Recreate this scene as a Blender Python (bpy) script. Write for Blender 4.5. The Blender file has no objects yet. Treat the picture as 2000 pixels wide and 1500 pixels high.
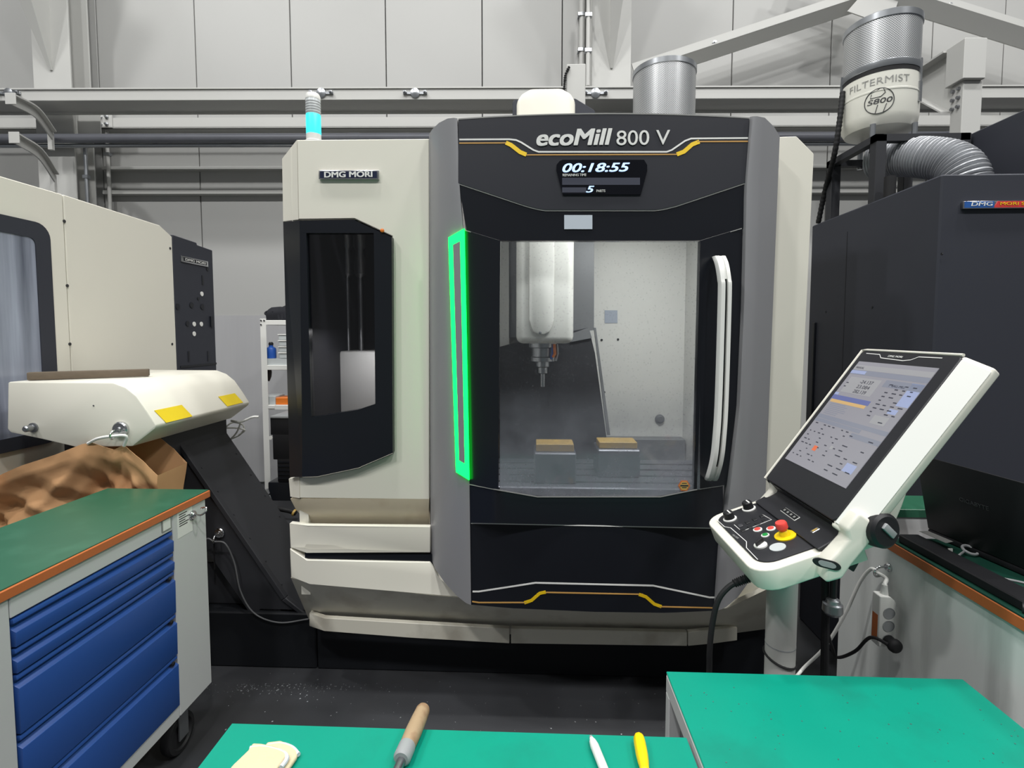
import bpy, bmesh, math, random
from mathutils import Vector, Matrix
random.seed(7)
V = Vector
scene = bpy.context.scene
col = scene.collection

# ------------------------------------------------------------------ camera
F, PPX, PPY = 1000.0, 1000.0, 709.0
YAW, PITCH = math.radians(2.29), math.radians(3.4)
CAM = V((0, 0, 1.6))
cd = bpy.data.cameras.new('camera'); cam = bpy.data.objects.new('camera', cd); col.objects.link(cam)
cd.sensor_width = 36; cd.lens = 36 * F / 2000; cd.shift_y = (PPY - 750) / 2000
cd.clip_start = 0.05; cd.clip_end = 100
ROT = Matrix.Rotation(YAW, 3, 'Z') @ Matrix.Rotation(math.pi / 2 - PITCH, 3, 'X')
cam.matrix_world = Matrix.Translation(CAM) @ ROT.to_4x4()
scene.camera = cam

# ------------------------------------------------------------------ light
scene.view_settings.view_transform = 'Standard'; scene.view_settings.look = 'None'
scene.view_settings.exposure = 0.0; scene.view_settings.gamma = 1.0
w = bpy.data.worlds.new('hall_air'); scene.world = w; w.use_nodes = True
w.node_tree.nodes['Background'].inputs[0].default_value = (0.93, 0.97, 1.0, 1)
w.node_tree.nodes['Background'].inputs[1].default_value = 0.16
LC = (1, 0.995, 0.975)
def lamp(name, loc, sx, sy, power, rx=0, color=(1, 0.985, 0.95)):
    l = bpy.data.lights.new(name, 'AREA'); l.shape = 'RECTANGLE'; l.size = sx; l.size_y = sy; l.energy = power; l.color = color
    o = bpy.data.objects.new(name, l); col.objects.link(o); o.location = loc; o.rotation_euler = (rx, 0, 0)
    return o
# rows of high-bay lamps hanging under the hall roof, above the crane
for lx in (-6.2, -2.0, 2.2, 6.4):
    lamp('high_bay_lamp', (lx, -3.4, 9.4), 0.5, 0.5, 285, math.radians(15), LC)
    lamp('high_bay_lamp', (lx + 0.8, 0.9, 9.4), 0.5, 0.5, 225, 0, LC)
    lamp('high_bay_lamp', (lx - 0.6, 3.3, 9.4), 0.5, 0.5, 45, 0, LC)

# ------------------------------------------------------------------ helpers
def ray(px, py): return ROT @ V(((px - PPX) / F, (PPY - py) / F, -1))
def at(px, py, Y):
    d = ray(px, py); return CAM + d * (Y / d.y)
def atx(px, py, X):
    d = ray(px, py); return CAM + d * (X / d.x)
def atz(px, py, z):
    d = ray(px, py); return CAM + d * ((z - CAM.z) / d.z)
def lerp(a, b, t): return a + (b - a) * t
def pw(pts):
    def f(x):
        if x <= pts[0][0]: return pts[0][1]
        for (a, fa), (b, fb) in zip(pts, pts[1:]):
            if x <= b: return lerp(fa, fb, (x - a) / (b - a))
        return pts[-1][1]
    return f
def resample(pts, n):
    pts = [V(p) for p in pts]
    L = [0]
    for a, b in zip(pts, pts[1:]): L.append(L[-1] + (b - a).length)
    out = []
    for i in range(n):
        s = L[-1] * i / (n - 1); k = 0
        while k < len(L) - 2 and L[k + 1] < s: k += 1
        t = (s - L[k]) / max(1e-9, L[k + 1] - L[k]); out.append(pts[k].lerp(pts[k + 1], min(1, t)))
    return out
def smooth_path(pts, n=24):
    pts = [V(p) for p in pts]; P = [pts[0] * 2 - pts[1]] + pts + [pts[-1] * 2 - pts[-2]]; out = []
    segs = len(pts) - 1; per = max(2, n // segs)
    for i in range(segs):
        p0, p1, p2, p3 = P[i:i + 4]
        for k in range(per):
            t = k / per
            out.append(0.5 * ((2 * p1) + (p2 - p0) * t + (2 * p0 - 5 * p1 + 4 * p2 - p3) * t * t + (3 * p1 - p0 - 3 * p2 + p3) * t ** 3))
    out.append(pts[-1]); return out
WL = {}
class MB:
    def __init__(s): s.v = []; s.f = []
    def add(s, vs, fs):
        o = len(s.v); s.v += [V(p) for p in vs]; s.f += [tuple(i + o for i in f) for f in fs]; return s
    def box(s, x0, x1, y0, y1, z0, z1):
        return s.add([(x0, y0, z0), (x1, y0, z0), (x1, y1, z0), (x0, y1, z0), (x0, y0, z1), (x1, y0, z1), (x1, y1, z1), (x0, y1, z1)],
                     [(0, 3, 2, 1), (4, 5, 6, 7), (0, 1, 5, 4), (1, 2, 6, 5), (2, 3, 7, 6), (3, 0, 4, 7)])
    def obox(s, c, ax, ay, az):
        c, ax, ay, az = V(c), V(ax), V(ay), V(az); vs = []
        for k in (-1, 1):
            for (i, j) in ((-1, -1), (1, -1), (1, 1), (-1, 1)): vs.append(c + ax * i + ay * j + az * k)
        return s.add(vs, [(0, 3, 2, 1), (4, 5, 6, 7), (0, 1, 5, 4), (1, 2, 6, 5), (2, 3, 7, 6), (3, 0, 4, 7)])
    def prism(s, poly, vec):
        n = len(poly); vec = V(vec); vs = [V(p) for p in poly]; vs += [p + vec for p in vs]
        fs = [tuple(range(n)), tuple(range(2 * n - 1, n - 1, -1))] + [(i, i + n, (i + 1) % n + n, (i + 1) % n) for i in range(n)]
        return s.add(vs, fs)
    def sheet(s, rows, vec=(0, 0.02, 0)):
        n, m = len(rows), len(rows[0]); vec = V(vec); vs = [V(p) for r in rows for p in r]; vs += [p + vec for p in vs]; N = n * m; fs = []
        for i in range(n - 1):
            for j in range(m - 1):
                a, b, c, d = i * m + j, i * m + j + 1, (i + 1) * m + j + 1, (i + 1) * m + j
                fs += [(a, b, c, d), (N + d, N + c, N + b, N + a)]
        for i in range(n - 1):
            a, d = i * m, (i + 1) * m; fs.append((a, d, N + d, N + a)); a, d = a + m - 1, d + m - 1; fs.append((d, a, N + a, N + d))
        for j in range(m - 1):
            fs.append((j + 1, j, N + j, N + j + 1)); a = (n - 1) * m + j; fs.append((a, a + 1, N + a + 1, N + a))
        return s.add(vs, fs)
    def tube(s, path, r, n=10, caps=True, rf=None):
        path = [V(p) for p in path]; vs = []; fs = []; up = None; m = len(path)
        for i, p in enumerate(path):
            t = (path[min(i + 1, m - 1)] - path[max(i - 1, 0)])
            t = t.normalized() if t.length > 1e-9 else V((0, 0, 1))
            if up is None: up = V((0, 0, 1)) if abs(t.z) < 0.9 else V((1, 0, 0))
            a = t.cross(up).normalized(); b = a.cross(t).normalized(); up = b
            rr = rf(i / (m - 1)) if rf else r
            vs += [p + (a * math.cos(2 * math.pi * k / n) + b * math.sin(2 * math.pi * k / n)) * rr for k in range(n)]
        for i in range(m - 1):
            for k in range(n): fs.append((i * n + k, i * n + (k + 1) % n, (i + 1) * n + (k + 1) % n, (i + 1) * n + k))
        if caps: fs += [tuple(range(n - 1, -1, -1)), tuple(range((m - 1) * n, m * n))]
        return s.add(vs, fs)
    def cyl(s, p0, p1, r, n=20, r1=None):
        return s.tube([p0, p1], r, n, True, (lambda t: lerp(r, r1, t)) if r1 is not None else None)
    def lathe(s, prof, c, axis=(0, 0, 1), n=28):
        c = V(c); ax = V(axis).normalized(); u = ax.cross(V((0, 0, 1)) if abs(ax.z) < 0.9 else V((1, 0, 0))).normalized(); w_ = ax.cross(u)
        vs = []; fs = []; m = len(prof)
        for r, h in prof: vs += [c + ax * h + (u * math.cos(2 * math.pi * k / n) + w_ * math.sin(2 * math.pi * k / n)) * max(r, 1e-4) for k in range(n)]
        for i in range(m - 1):
            for k in range(n): fs.append((i * n + k, i * n + (k + 1) % n, (i + 1) * n + (k + 1) % n, (i + 1) * n + k))
        fs += [tuple(range(n - 1, -1, -1)), tuple(range((m - 1) * n, m * n))]
        return s.add(vs, fs)
    def build(s, name, mat, parent=None, bevel=0, seg=2, ang=30, sharp=35):
        bm = bmesh.new(); bv = [bm.verts.new(p) for p in s.v]
        for f in s.f:
            try: bm.faces.new([bv[i] for i in f])
            except ValueError: pass
        bmesh.ops.recalc_face_normals(bm, faces=bm.faces)
        if bevel:
            ed = [e for e in bm.edges if len(e.link_faces) == 2 and e.calc_face_angle(0) > math.radians(ang)]
            bmesh.ops.bevel(bm, geom=ed, offset=bevel, segments=seg, affect='EDGES', profile=0.5, clamp_overlap=True)
        me = bpy.data.meshes.new(name); bm.normal_update()
        for f in bm.faces: f.smooth = True
        lo = V([min(v.co[i] for v in bm.verts) for i in range(3)]); hi = V([max(v.co[i] for v in bm.verts) for i in range(3)])
        org = V(((lo.x + hi.x) / 2, (lo.y + hi.y) / 2, lo.z))
        for v in bm.verts: v.co -= org
        bm.to_mesh(me); bm.free(); me.set_sharp_from_angle(angle=math.radians(sharp)); me.materials.append(mat)
        o = bpy.data.objects.new(name, me); col.objects.link(o); WL[o] = org
        if parent: o.parent = parent; o.location = org - WL[parent]
        else: o.location = org
        return o
def tag(o, label, cat, group=None):
    o['label'] = label; o['category'] = cat
    if group: o['group'] = group
    return o
def thing(name, label, cat, loc, group=None):
    o = bpy.data.objects.new(name, None); col.objects.link(o); o.empty_display_size = 0.1; o.location = V(loc); WL[o] = V(loc)
    return tag(o, label, cat, group)
def struct(o): o['kind'] = 'structure'; return o
def pxpoly(pts, Y, t=0.02): return [at(x, y, Y) for x, y in pts], V((0, t, 0))
def text(s, mat, parent, org, xd, yd, width=None, size=0.05, name='lettering', shear=0.0, bold=0.0, ext=0.0006, fn=None, space=1.0, height=None):
    cu = bpy.data.curves.new('t', 'FONT'); cu.body = s; cu.size = 1; cu.shear = shear; cu.offset = min(bold, 0.0); cu.extrude = 0.001; cu.space_character = space; cu.resolution_u = 4
    o = bpy.data.objects.new('t', cu); col.objects.link(o)
    me = bpy.data.meshes.new_from_object(o.evaluated_get(bpy.context.evaluated_depsgraph_get()))
    bpy.data.objects.remove(o); bpy.data.curves.remove(cu)
    xs = [v.co.x for v in me.vertices]; ys = [v.co.y for v in me.vertices]; x0, x1, y0, y1 = min(xs), max(xs), min(ys), max(ys)
    kx = (width / (x1 - x0)) if width else size
    ky = (height / (y1 - y0)) if height else kx
    xd = V(xd).normalized(); yd = V(yd).normalized(); nd = xd.cross(yd).normalized(); org = V(org)
    m = MB(); vs = []
    for v in me.vertices:
        p = org + xd * ((v.co.x - x0) * kx) + yd * ((v.co.y - y0) * ky) + nd * (ext if v.co.z > 0 else 0)
        if fn: p = fn(p, v.co.z > 0)
        vs.append(p)
    fcs = [tuple(p.vertices) for p in me.polygons]; m.add(vs, fcs); bpy.data.meshes.remove(me)
    if bold > 0:
        for (i, j) in ((1, 0), (-1, 0), (0, 1), (0, -1), (1, 1), (-1, 1), (1, -1), (-1, -1)): m.add([p + xd * (i * bold * kx) + yd * (j * bold * ky * 0.6) + nd * (0.00006 * (3 * i + j + 5)) for p in vs], fcs)
    return m.build(name, mat, parent)

# ------------------------------------------------------------------ materials
def srgb(r, g, b):
    return tuple((c / 255 / 12.92) if c / 255 <= 0.04045 else ((c / 255 + 0.055) / 1.055) ** 2.4 for c in (r, g, b))
def mat(name, c, rough=0.5, metal=0.0, var=0.06, scale=6.0, bump=0.0, bscale=80, spec=0.5, emit=None, estr=0, stretch=None, dirt=None, dscale=3.0, damt=0.3, coat=0.0):
    m = bpy.data.materials.new(name); m.use_nodes = True; nt = m.node_tree; b = nt.nodes['Principled BSDF']
    b.inputs['Roughness'].default_value = rough; b.inputs['Metallic'].default_value = metal; b.inputs['Specular IOR Level'].default_value = spec
    b.inputs['Coat Weight'].default_value = coat
    tc = nt.nodes.new('ShaderNodeTexCoord'); src = tc.outputs['Object']
    if stretch:
        mp = nt.nodes.new('ShaderNodeMapping'); mp.inputs['Scale'].default_value = stretch; nt.links.new(src, mp.inputs[0]); src = mp.outputs[0]
    nz = nt.nodes.new('ShaderNodeTexNoise'); nz.inputs['Scale'].default_value = scale; nz.inputs['Detail'].default_value = 4; nt.links.new(src, nz.inputs['Vector'])
    mx = nt.nodes.new('ShaderNodeMix'); mx.data_type = 'RGBA'
    mx.inputs[6].default_value = tuple(max(0, x * (1 - var)) for x in c) + (1,); mx.inputs[7].default_value = tuple(min(1, x * (1 + var)) for x in c) + (1,)
    nt.links.new(nz.outputs['Fac'], mx.inputs[0]); out = mx.outputs[2]
    if dirt:
        n2 = nt.nodes.new('ShaderNodeTexNoise'); n2.inputs['Scale'].default_value = dscale; n2.inputs['Detail'].default_value = 8; nt.links.new(src, n2.inputs['Vector'])
        rp = nt.nodes.new('ShaderNodeMapRange'); rp.inputs[1].default_value = 0.52; rp.inputs[2].default_value = 0.72; rp.inputs[3].default_value = 0; rp.inputs[4].default_value = damt
        nt.links.new(n2.outputs['Fac'], rp.inputs[0]); m2 = nt.nodes.new('ShaderNodeMix'); m2.data_type = 'RGBA'; m2.inputs[7].default_value = tuple(dirt) + (1,)
        nt.links.new(rp.outputs[0], m2.inputs[0]); nt.links.new(out, m2.inputs[6]); out = m2.outputs[2]
    nt.links.new(out, b.inputs['Base Color'])
    if bump:
        nb = nt.nodes.new('ShaderNodeTexNoise'); nb.inputs['Scale'].default_value = bscale; nt.links.new(src, nb.inputs['Vector'])
        bp = nt.nodes.new('ShaderNodeBump'); bp.inputs['Strength'].default_value = bump; bp.inputs['Distance'].default_value = 0.002
        nt.links.new(nb.outputs['Fac'], bp.inputs['Height']); nt.links.new(bp.outputs[0], b.inputs['Normal'])
    if emit: b.inputs['Emission Color'].default_value = tuple(emit) + (1,); b.inputs['Emission Strength'].default_value = estr
    return m
def glass(name, tint, fac, rough=0.05, dirt=None, zr=None, spots=0.0):
    """clear sheet: straight-through transmission, thin reflection, and a film of dirt"""
    m = bpy.data.materials.new(name); m.use_nodes = True; nt = m.node_tree; nt.nodes.clear(); N = nt.nodes.new; L = nt.links.new
    out = N('ShaderNodeOutputMaterial'); tr = N('ShaderNodeBsdfTransparent'); tr.inputs[0].default_value = tint + (1,)
    gl = N('ShaderNodeBsdfGlossy'); gl.inputs['Roughness'].default_value = rough
    lw = N('ShaderNodeFresnel'); lw.inputs[0].default_value = 1.45; mk = N('ShaderNodeMath'); mk.operation = 'MULTIPLY'; mk.inputs[1].default_value = fac; L(lw.outputs[0], mk.inputs[0])
    mx = N('ShaderNodeMixShader'); L(mk.outputs[0], mx.inputs[0]); L(tr.outputs[0], mx.inputs[1]); L(gl.outputs[0], mx.inputs[2]); last = mx
    if dirt:
        df = N('ShaderNodeBsdfDiffuse'); df.inputs[0].default_value = dirt + (1,); tl = N('ShaderNodeBsdfTranslucent'); tl.inputs[0].default_value = dirt + (1,)
        md = N('ShaderNodeMixShader'); md.inputs[0].default_value = 0.4; L(df.outputs[0], md.inputs[1]); L(tl.outputs[0], md.inputs[2])
        tc = N('ShaderNodeTexCoord'); nz = N('ShaderNodeTexNoise'); nz.inputs['Scale'].default_value = 7; nz.inputs['Detail'].default_value = 9; L(tc.outputs['Object'], nz.inputs[0])
        vo = N('ShaderNodeTexVoronoi'); vo.inputs['Scale'].default_value = 70; L(tc.outputs['Object'], vo.inputs['Vector'])
        sp = N('ShaderNodeMapRange'); sp.inputs[1].default_value = 0.22; sp.inputs[2].default_value = 0.12; sp.inputs[3].default_value = 0; sp.inputs[4].default_value = spots; L(vo.outputs['Distance'], sp.inputs[0])
        sx = N('ShaderNodeSeparateXYZ'); L(tc.outputs['Object'], sx.inputs[0])
        zz = N('ShaderNodeMapRange'); zz.inputs[1].default_value = zr[0]; zz.inputs[2].default_value = zr[1]; zz.inputs[3].default_value = zr[2]; zz.inputs[4].default_value = zr[3]; L(sx.outputs['Z'], zz.inputs[0])
        pr = N('ShaderNodeMath'); pr.operation = 'MULTIPLY'; L(nz.outputs['Fac'], pr.inputs[0]); L(zz.outputs[0], pr.inputs[1])
        ps = N('ShaderNodeMath'); ps.operation = 'MULTIPLY_ADD'; L(sp.outputs[0], ps.inputs[0]); L(nz.outputs['Fac'], ps.inputs[1]); L(pr.outputs[0], ps.inputs[2]); ps.use_clamp = True
        m3 = N('ShaderNodeMixShader'); L(ps.outputs[0], m3.inputs[0]); L(mx.outputs[0], m3.inputs[1]); L(md.outputs[0], m3.inputs[2]); last = m3
    L(last.outputs[0], out.inputs[0]); return m
def perforated(name, kz, ka):
    m = mat(name, (0.45, 0.46, 0.47), 0.35, 0.75); nt = m.node_tree; N = nt.nodes.new; L = nt.links.new; b = nt.nodes['Principled BSDF']
    tc = N('ShaderNodeTexCoord'); sx = N('ShaderNodeSeparateXYZ'); L(tc.outputs['Object'], sx.inputs[0])
    an = N('ShaderNodeMath'); an.operation = 'ARCTAN2'; L(sx.outputs['Y'], an.inputs[0]); L(sx.outputs['X'], an.inputs[1])
    def mul(o, k): q = N('ShaderNodeMath'); q.operation = 'MULTIPLY'; L(o, q.inputs[0]); q.inputs[1].default_value = k; return q.outputs[0]
    def un(o, op): q = N('ShaderNodeMath'); q.operation = op; L(o, q.inputs[0]); return q.outputs[0]
    def bi(a, c, op): q = N('ShaderNodeMath'); q.operation = op; L(a, q.inputs[0]); L(c, q.inputs[1]); return q.outputs[0]
    s = bi(un(mul(an.outputs[0], ka), 'SINE'), un(mul(sx.outputs['Z'], kz), 'SINE'), 'MULTIPLY')
    mr = N('ShaderNodeMapRange'); mr.inputs[1].default_value = 0.1; mr.inputs[2].default_value = 0.45; L(s, mr.inputs[0])
    mx = N('ShaderNodeMix'); mx.data_type = 'RGBA'; mx.inputs[6].default_value = (0.62, 0.63, 0.64, 1); mx.inputs[7].default_value = (0.12, 0.12, 0.13, 1)
    L(mr.outputs[0], mx.inputs[0]); L(mx.outputs[2], b.inputs['Base Color']); return m
M = {}
M['cream'] = mat('cream_enamel', srgb(222, 219, 207), 0.38, var=0.025, scale=2, spec=0.4)
M['cream_dirty'] = mat('cream_enamel_stained', srgb(203, 192, 168), 0.45, var=0.06, scale=5, dirt=srgb(150, 118, 80), dscale=4, damt=0.5)
M['cream_scuffed'] = mat('cream_enamel_scuffed', srgb(214, 210, 196), 0.45, var=0.05, scale=4, dirt=srgb(165, 155, 138), dscale=7, damt=0.5)
M['pillar'] = mat('satin_grey_pillar', srgb(152, 152, 155), 0.38, 0.3, var=0.05, scale=3, bump=0.03, bscale=500)
M['black'] = mat('black_gloss_panel', srgb(24, 26, 32), 0.3, var=0.1, scale=3, spec=0.35)
M['header'] = mat('anthracite_header', srgb(48, 49, 55), 0.42, var=0.05, scale=4, bump=0.05, bscale=900, spec=0.35)
M['dark_machine'] = mat('charcoal_textured_enamel', srgb(52, 54, 62), 0.55, var=0.06, scale=2, bump=0.06, bscale=600, spec=0.3)
M['conveyor'] = mat('black_powder_coat', srgb(47, 48, 52), 0.6, var=0.08, scale=4, spec=0.3, bump=0.05, bscale=400)
M['base'] = mat('black_base_paint', srgb(22, 24, 28), 0.6, var=0.15, scale=3, spec=0.25)
M['floor'] = mat('dark_grey_epoxy_floor', srgb(50, 51, 54), 0.45, var=0.12, scale=2.2, dirt=srgb(38, 37, 37), dscale=2.0, damt=0.55, spec=0.4)
M['wall'] = mat('white_grey_wall_panel', srgb(171, 171, 169), 0.45, var=0.03, scale=1.2, spec=0.35)
M['wall_lower'] = mat('clear_sheeting_over_wall', srgb(166, 166, 168), 0.35, var=0.05, scale=3, stretch=(6, 1, 0.6), bump=0.15, bscale=8)
M['steel_paint'] = mat('pale_grey_steel_paint', srgb(184, 184, 181), 0.5, var=0.03, scale=2)
M['seam'] = mat('wall_joint', srgb(120, 120, 118), 0.6)
M['pipe'] = mat('grey_pipe_lagging', srgb(118, 120, 128), 0.45, 0.15, var=0.12, scale=6)
M['galv'] = mat('galvanised_steel', srgb(165, 168, 172), 0.3, 0.85, var=0.08, scale=12)
M['chrome'] = mat('bright_nickel', srgb(205, 206, 208), 0.18, 1.0, var=0.03)
M['steel'] = mat('machined_steel', srgb(150, 152, 156), 0.3, 0.9, var=0.08)
M['white_plastic'] = mat('white_plastic', srgb(226, 226, 222), 0.35, var=0.02, spec=0.4)
M['console_white'] = mat('console_white_enamel', srgb(226, 223, 212), 0.32, var=0.02, spec=0.45)
M['console_black'] = mat('console_black_face', srgb(40, 40, 44), 0.42, var=0.06, spec=0.35)
M['black_plastic'] = mat('black_plastic', srgb(28, 28, 31), 0.45, var=0.08, spec=0.4)
M['rubber'] = mat('black_rubber', srgb(30, 30, 32), 0.65, var=0.1, spec=0.3)
M['white_print'] = mat('white_print', srgb(225, 225, 222), 0.5, var=0.01)
M['yellow_print'] = mat('yellow_print', srgb(236, 196, 20), 0.5, var=0.02)
M['gold_print'] = mat('gold_line_print', srgb(196, 150, 84), 0.45, var=0.02)
M['grey_print'] = mat('grey_print', srgb(140, 140, 138), 0.5, var=0.02)
M['dark_print'] = mat('dark_print', srgb(50, 50, 52), 0.5, var=0.02)
M['green_led'] = mat('green_led_strip', (0.02, 0.5, 0.15), 0.4, emit=(0.0, 1.0, 0.035), estr=7.0)
M['cyan_led'] = mat('lit_cyan_beacon', (0.05, 0.5, 0.5), 0.3, emit=(0.02, 0.85, 0.95), estr=1.1)
M['white_led'] = mat('pale_lit_numerals', (0.6, 0.7, 0.9), 0.4, emit=(0.34, 0.54, 1.0), estr=0.95)
M['display'] = mat('dark_display_glass', srgb(12, 13, 20), 0.12, var=0.02, spec=0.4)
M['display_band'] = mat('dim_display_band', srgb(34, 36, 46), 0.4, emit=(0.1, 0.11, 0.15), estr=0.25)
M['green_top'] = mat('green_bench_mat', srgb(0, 140, 118), 0.42, var=0.08, scale=3, dirt=srgb(18, 112, 96), dscale=3.5, damt=0.7, spec=0.35)
M['dark_green_top'] = mat('dark_green_bench_mat', srgb(40, 90, 68), 0.32, var=0.08, scale=4, dirt=srgb(60, 110, 88), dscale=9, damt=0.4, spec=0.5)
M['orange_edge'] = mat('orange_brown_edge_band', srgb(188, 104, 56), 0.45, var=0.06, scale=12, stretch=(1, 6, 6))
M['cab_grey'] = mat('light_grey_cabinet_paint', srgb(196, 197, 198), 0.42, var=0.03, scale=3)
M['blue'] = mat('blue_drawer_enamel', srgb(42, 80, 152), 0.36, var=0.05, scale=3, spec=0.45)
M['bench_grey'] = mat('grey_green_bench_panel', srgb(222, 225, 223), 0.35, var=0.08, scale=2, stretch=(1, 5, 0.7), spec=0.45, dirt=srgb(140, 142, 140), dscale=2, damt=0.5)
M['paper'] = mat('brown_kraft_paper', srgb(188, 146, 106), 0.9, var=0.08, scale=4, spec=0.15, bump=0.2, bscale=22, dirt=srgb(176, 112, 66), dscale=3, damt=0.75)
M['yellow_card'] = mat('yellow_sticker', srgb(228, 200, 30), 0.5, var=0.06, scale=20)
M['wood'] = mat('worn_wooden_handle', srgb(164, 140, 110), 0.65, var=0.2, scale=9, stretch=(1, 1, 1), dirt=srgb(120, 80, 52), dscale=26, damt=0.7)
M['bar_wood'] = mat('grey_brown_weathered_bar', srgb(98, 86, 72), 0.7, var=0.2, scale=8, stretch=(1, 6, 6))
M['cloth'] = mat('cream_knit_cloth', srgb(208, 194, 162), 0.9, var=0.06, scale=20, bump=0.5, bscale=260, spec=0.1)
M['cloth_white'] = mat('white_knit_edge', srgb(205, 206, 212), 0.9, var=0.04, bump=0.5, bscale=260, spec=0.1)
M['rope'] = mat('white_cord', srgb(225, 225, 222), 0.8, var=0.08, scale=60, spec=0.1)
M['yellow_plastic'] = mat('yellow_plastic', srgb(242, 206, 16), 0.35, var=0.02)
M['red_plastic'] = mat('red_plastic', srgb(226, 74, 66), 0.4, var=0.02)
M['green_plastic'] = mat('green_plastic', srgb(24, 140, 62), 0.4, var=0.02)
M['blue_plastic'] = mat('blue_plastic', srgb(36, 84, 168), 0.4, var=0.04)
M['orange_plastic'] = mat('orange_plastic', srgb(222, 120, 40), 0.5, var=0.05)
M['clear_plastic'] = mat('frosted_clear_plastic', srgb(190, 195, 196), 0.3, var=0.04)
M['fabric_black'] = mat('black_nylon_fabric', srgb(34, 35, 40), 0.8, var=0.15, scale=12, bump=0.4, bscale=60, spec=0.2)
M['grey_plastic'] = mat('grey_plastic', srgb(150, 152, 154), 0.45, var=0.03)
M['blue_plate'] = mat('blue_name_plate', srgb(40, 88, 158), 0.35, var=0.02)
M['red_plate'] = mat('red_name_plate', srgb(206, 60, 58), 0.35, var=0.02)
M['navy_plate'] = mat('navy_name_plate', srgb(30, 36, 62), 0.3, var=0.02)
M['drum_white'] = mat('ivory_filter_bowl', srgb(214, 213, 204), 0.3, var=0.02, spec=0.5)
M['perf'] = perforated('perforated_zinc_mesh', 620, 90)
M['duct'] = mat('grey_corrugated_duct', srgb(172, 174, 178), 0.32, 0.25, var=0.05)
M['inner_white'] = mat('chamber_white_lining', srgb(214, 214, 212), 0.4, var=0.03, scale=3)
M['inner_grey'] = mat('chamber_grey_cover', srgb(120, 122, 126), 0.4, 0.3, var=0.06)
M['inner_dark'] = mat('chamber_dark_cover', srgb(20, 21, 29), 0.7, var=0.1, scale=8)
M['inner_steel'] = mat('chamber_wet_steel', srgb(110, 112, 122), 0.35, 0.4, var=0.15, scale=9)
M['tan_block'] = mat('tan_block', srgb(198, 164, 88), 0.5, var=0.06)
M['pane'] = glass('splashed_window_sheet', (0.93, 0.95, 0.95), 0.9, 0.06, dirt=(0.36, 0.37, 0.42), zr=(0.0, 0.42, 0.95, 0.05), spots=0.25)
M['smoked'] = glass('smoked_window_sheet', (0.8, 0.8, 0.82), 1.0, 0.04)
M['lathe_glass'] = mat('cloudy_window_sheet', srgb(150, 156, 172), 0.14, 0.1, var=0.55, scale=4, stretch=(1, 6, 0.35), dirt=srgb(62, 66, 82), dscale=1.3, damt=0.8)  # pale streaks painted in for reflections on the glass, with darker blotches
M['lamp_lens'] = mat('lit_work_lamp', (0.8, 0.8, 0.8), 0.4, emit=(1, 0.98, 0.95), estr=3)
M['scr_bg'] = mat('screen_grey', (0.12, 0.12, 0.13), 0.25, emit=srgb(176, 174, 184), estr=0.42)
M['scr_band'] = mat('screen_band', (0.12, 0.12, 0.13), 0.25, emit=srgb(146, 154, 176), estr=0.42)
M['scr_light'] = mat('screen_light', (0.12, 0.12, 0.13), 0.25, emit=srgb(196, 196, 198), estr=0.42)
M['scr_blue'] = mat('screen_blue', (0.1, 0.1, 0.2), 0.3, emit=srgb(80, 104, 160), estr=0.42)
M['scr_pale'] = mat('screen_pale_blue', (0.2, 0.2, 0.3), 0.3, emit=srgb(150, 176, 214), estr=0.42)
M['scr_orange'] = mat('screen_orange', (0.3, 0.2, 0.1), 0.3, emit=srgb(206, 170, 110), estr=0.5)
M['scr_red'] = mat('screen_red', (0.3, 0.1, 0.05), 0.3, emit=srgb(224, 96, 58), estr=0.6)
M['scr_ink'] = mat('screen_ink', (0.02, 0.02, 0.03), 0.3, emit=srgb(84, 86, 98), estr=0.3)

# ================================================================== THE SETTING
WA = math.radians(1.9)                      # the hall wall runs 1.9 degrees off the machine front
RWI = Matrix.Rotation(-WA, 3, 'Z'); RW = Matrix.Rotation(WA, 3, 'Z')
def wat(px, py, D):
    d = RWI @ ray(px, py); return CAM + d * (D / d.y)
def rot(mb):
    mb.v = [RW @ p for p in mb.v]; return mb
WD = 5.38
fl = struct(MB().box(-8, 8, -4, 6.2, -0.1, 0).build('floor', M['floor']))
wall = struct(rot(MB().box(-8, 8, WD + 0.02, WD + 0.12, 0.0, 10)).build('wall_back', M['seam']))
seams = [-7.9, -6.75, -5.75] + [wat(x, 100, WD).x for x in (195, 385, 570, 755, 942)] + [0.47, 0.98] + [wat(x, 100, WD).x for x in (1428, 1620, 1816)] + [4.9, 5.9, 7.9]
for a, b in zip(seams, seams[1:]):
    rot(MB().box(a + 0.005, b - 0.005, WD - 0.03, WD + 0.02, 0.0, 9.9)).build('wall_panel', M['wall'], wall, bevel=0.003, seg=1)
# clear sheeting that covers the foot of the wall
sh = MB(); rows = []
for i in range(61):
    x = -6.0 + i * 0.1; d = WD - 0.05 + 0.012 * math.sin(i * 1.7) + 0.008 * math.sin(i * 0.63)
    rows.append([V((x, d, 0.02)), V((x, d - 0.01, 1.0)), V((x, WD - 0.036, 1.78))])
sh.sheet(rows, (0, 0.004, 0)); rot(sh).build('wall_sheeting', M['wall_lower'], wall)

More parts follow.
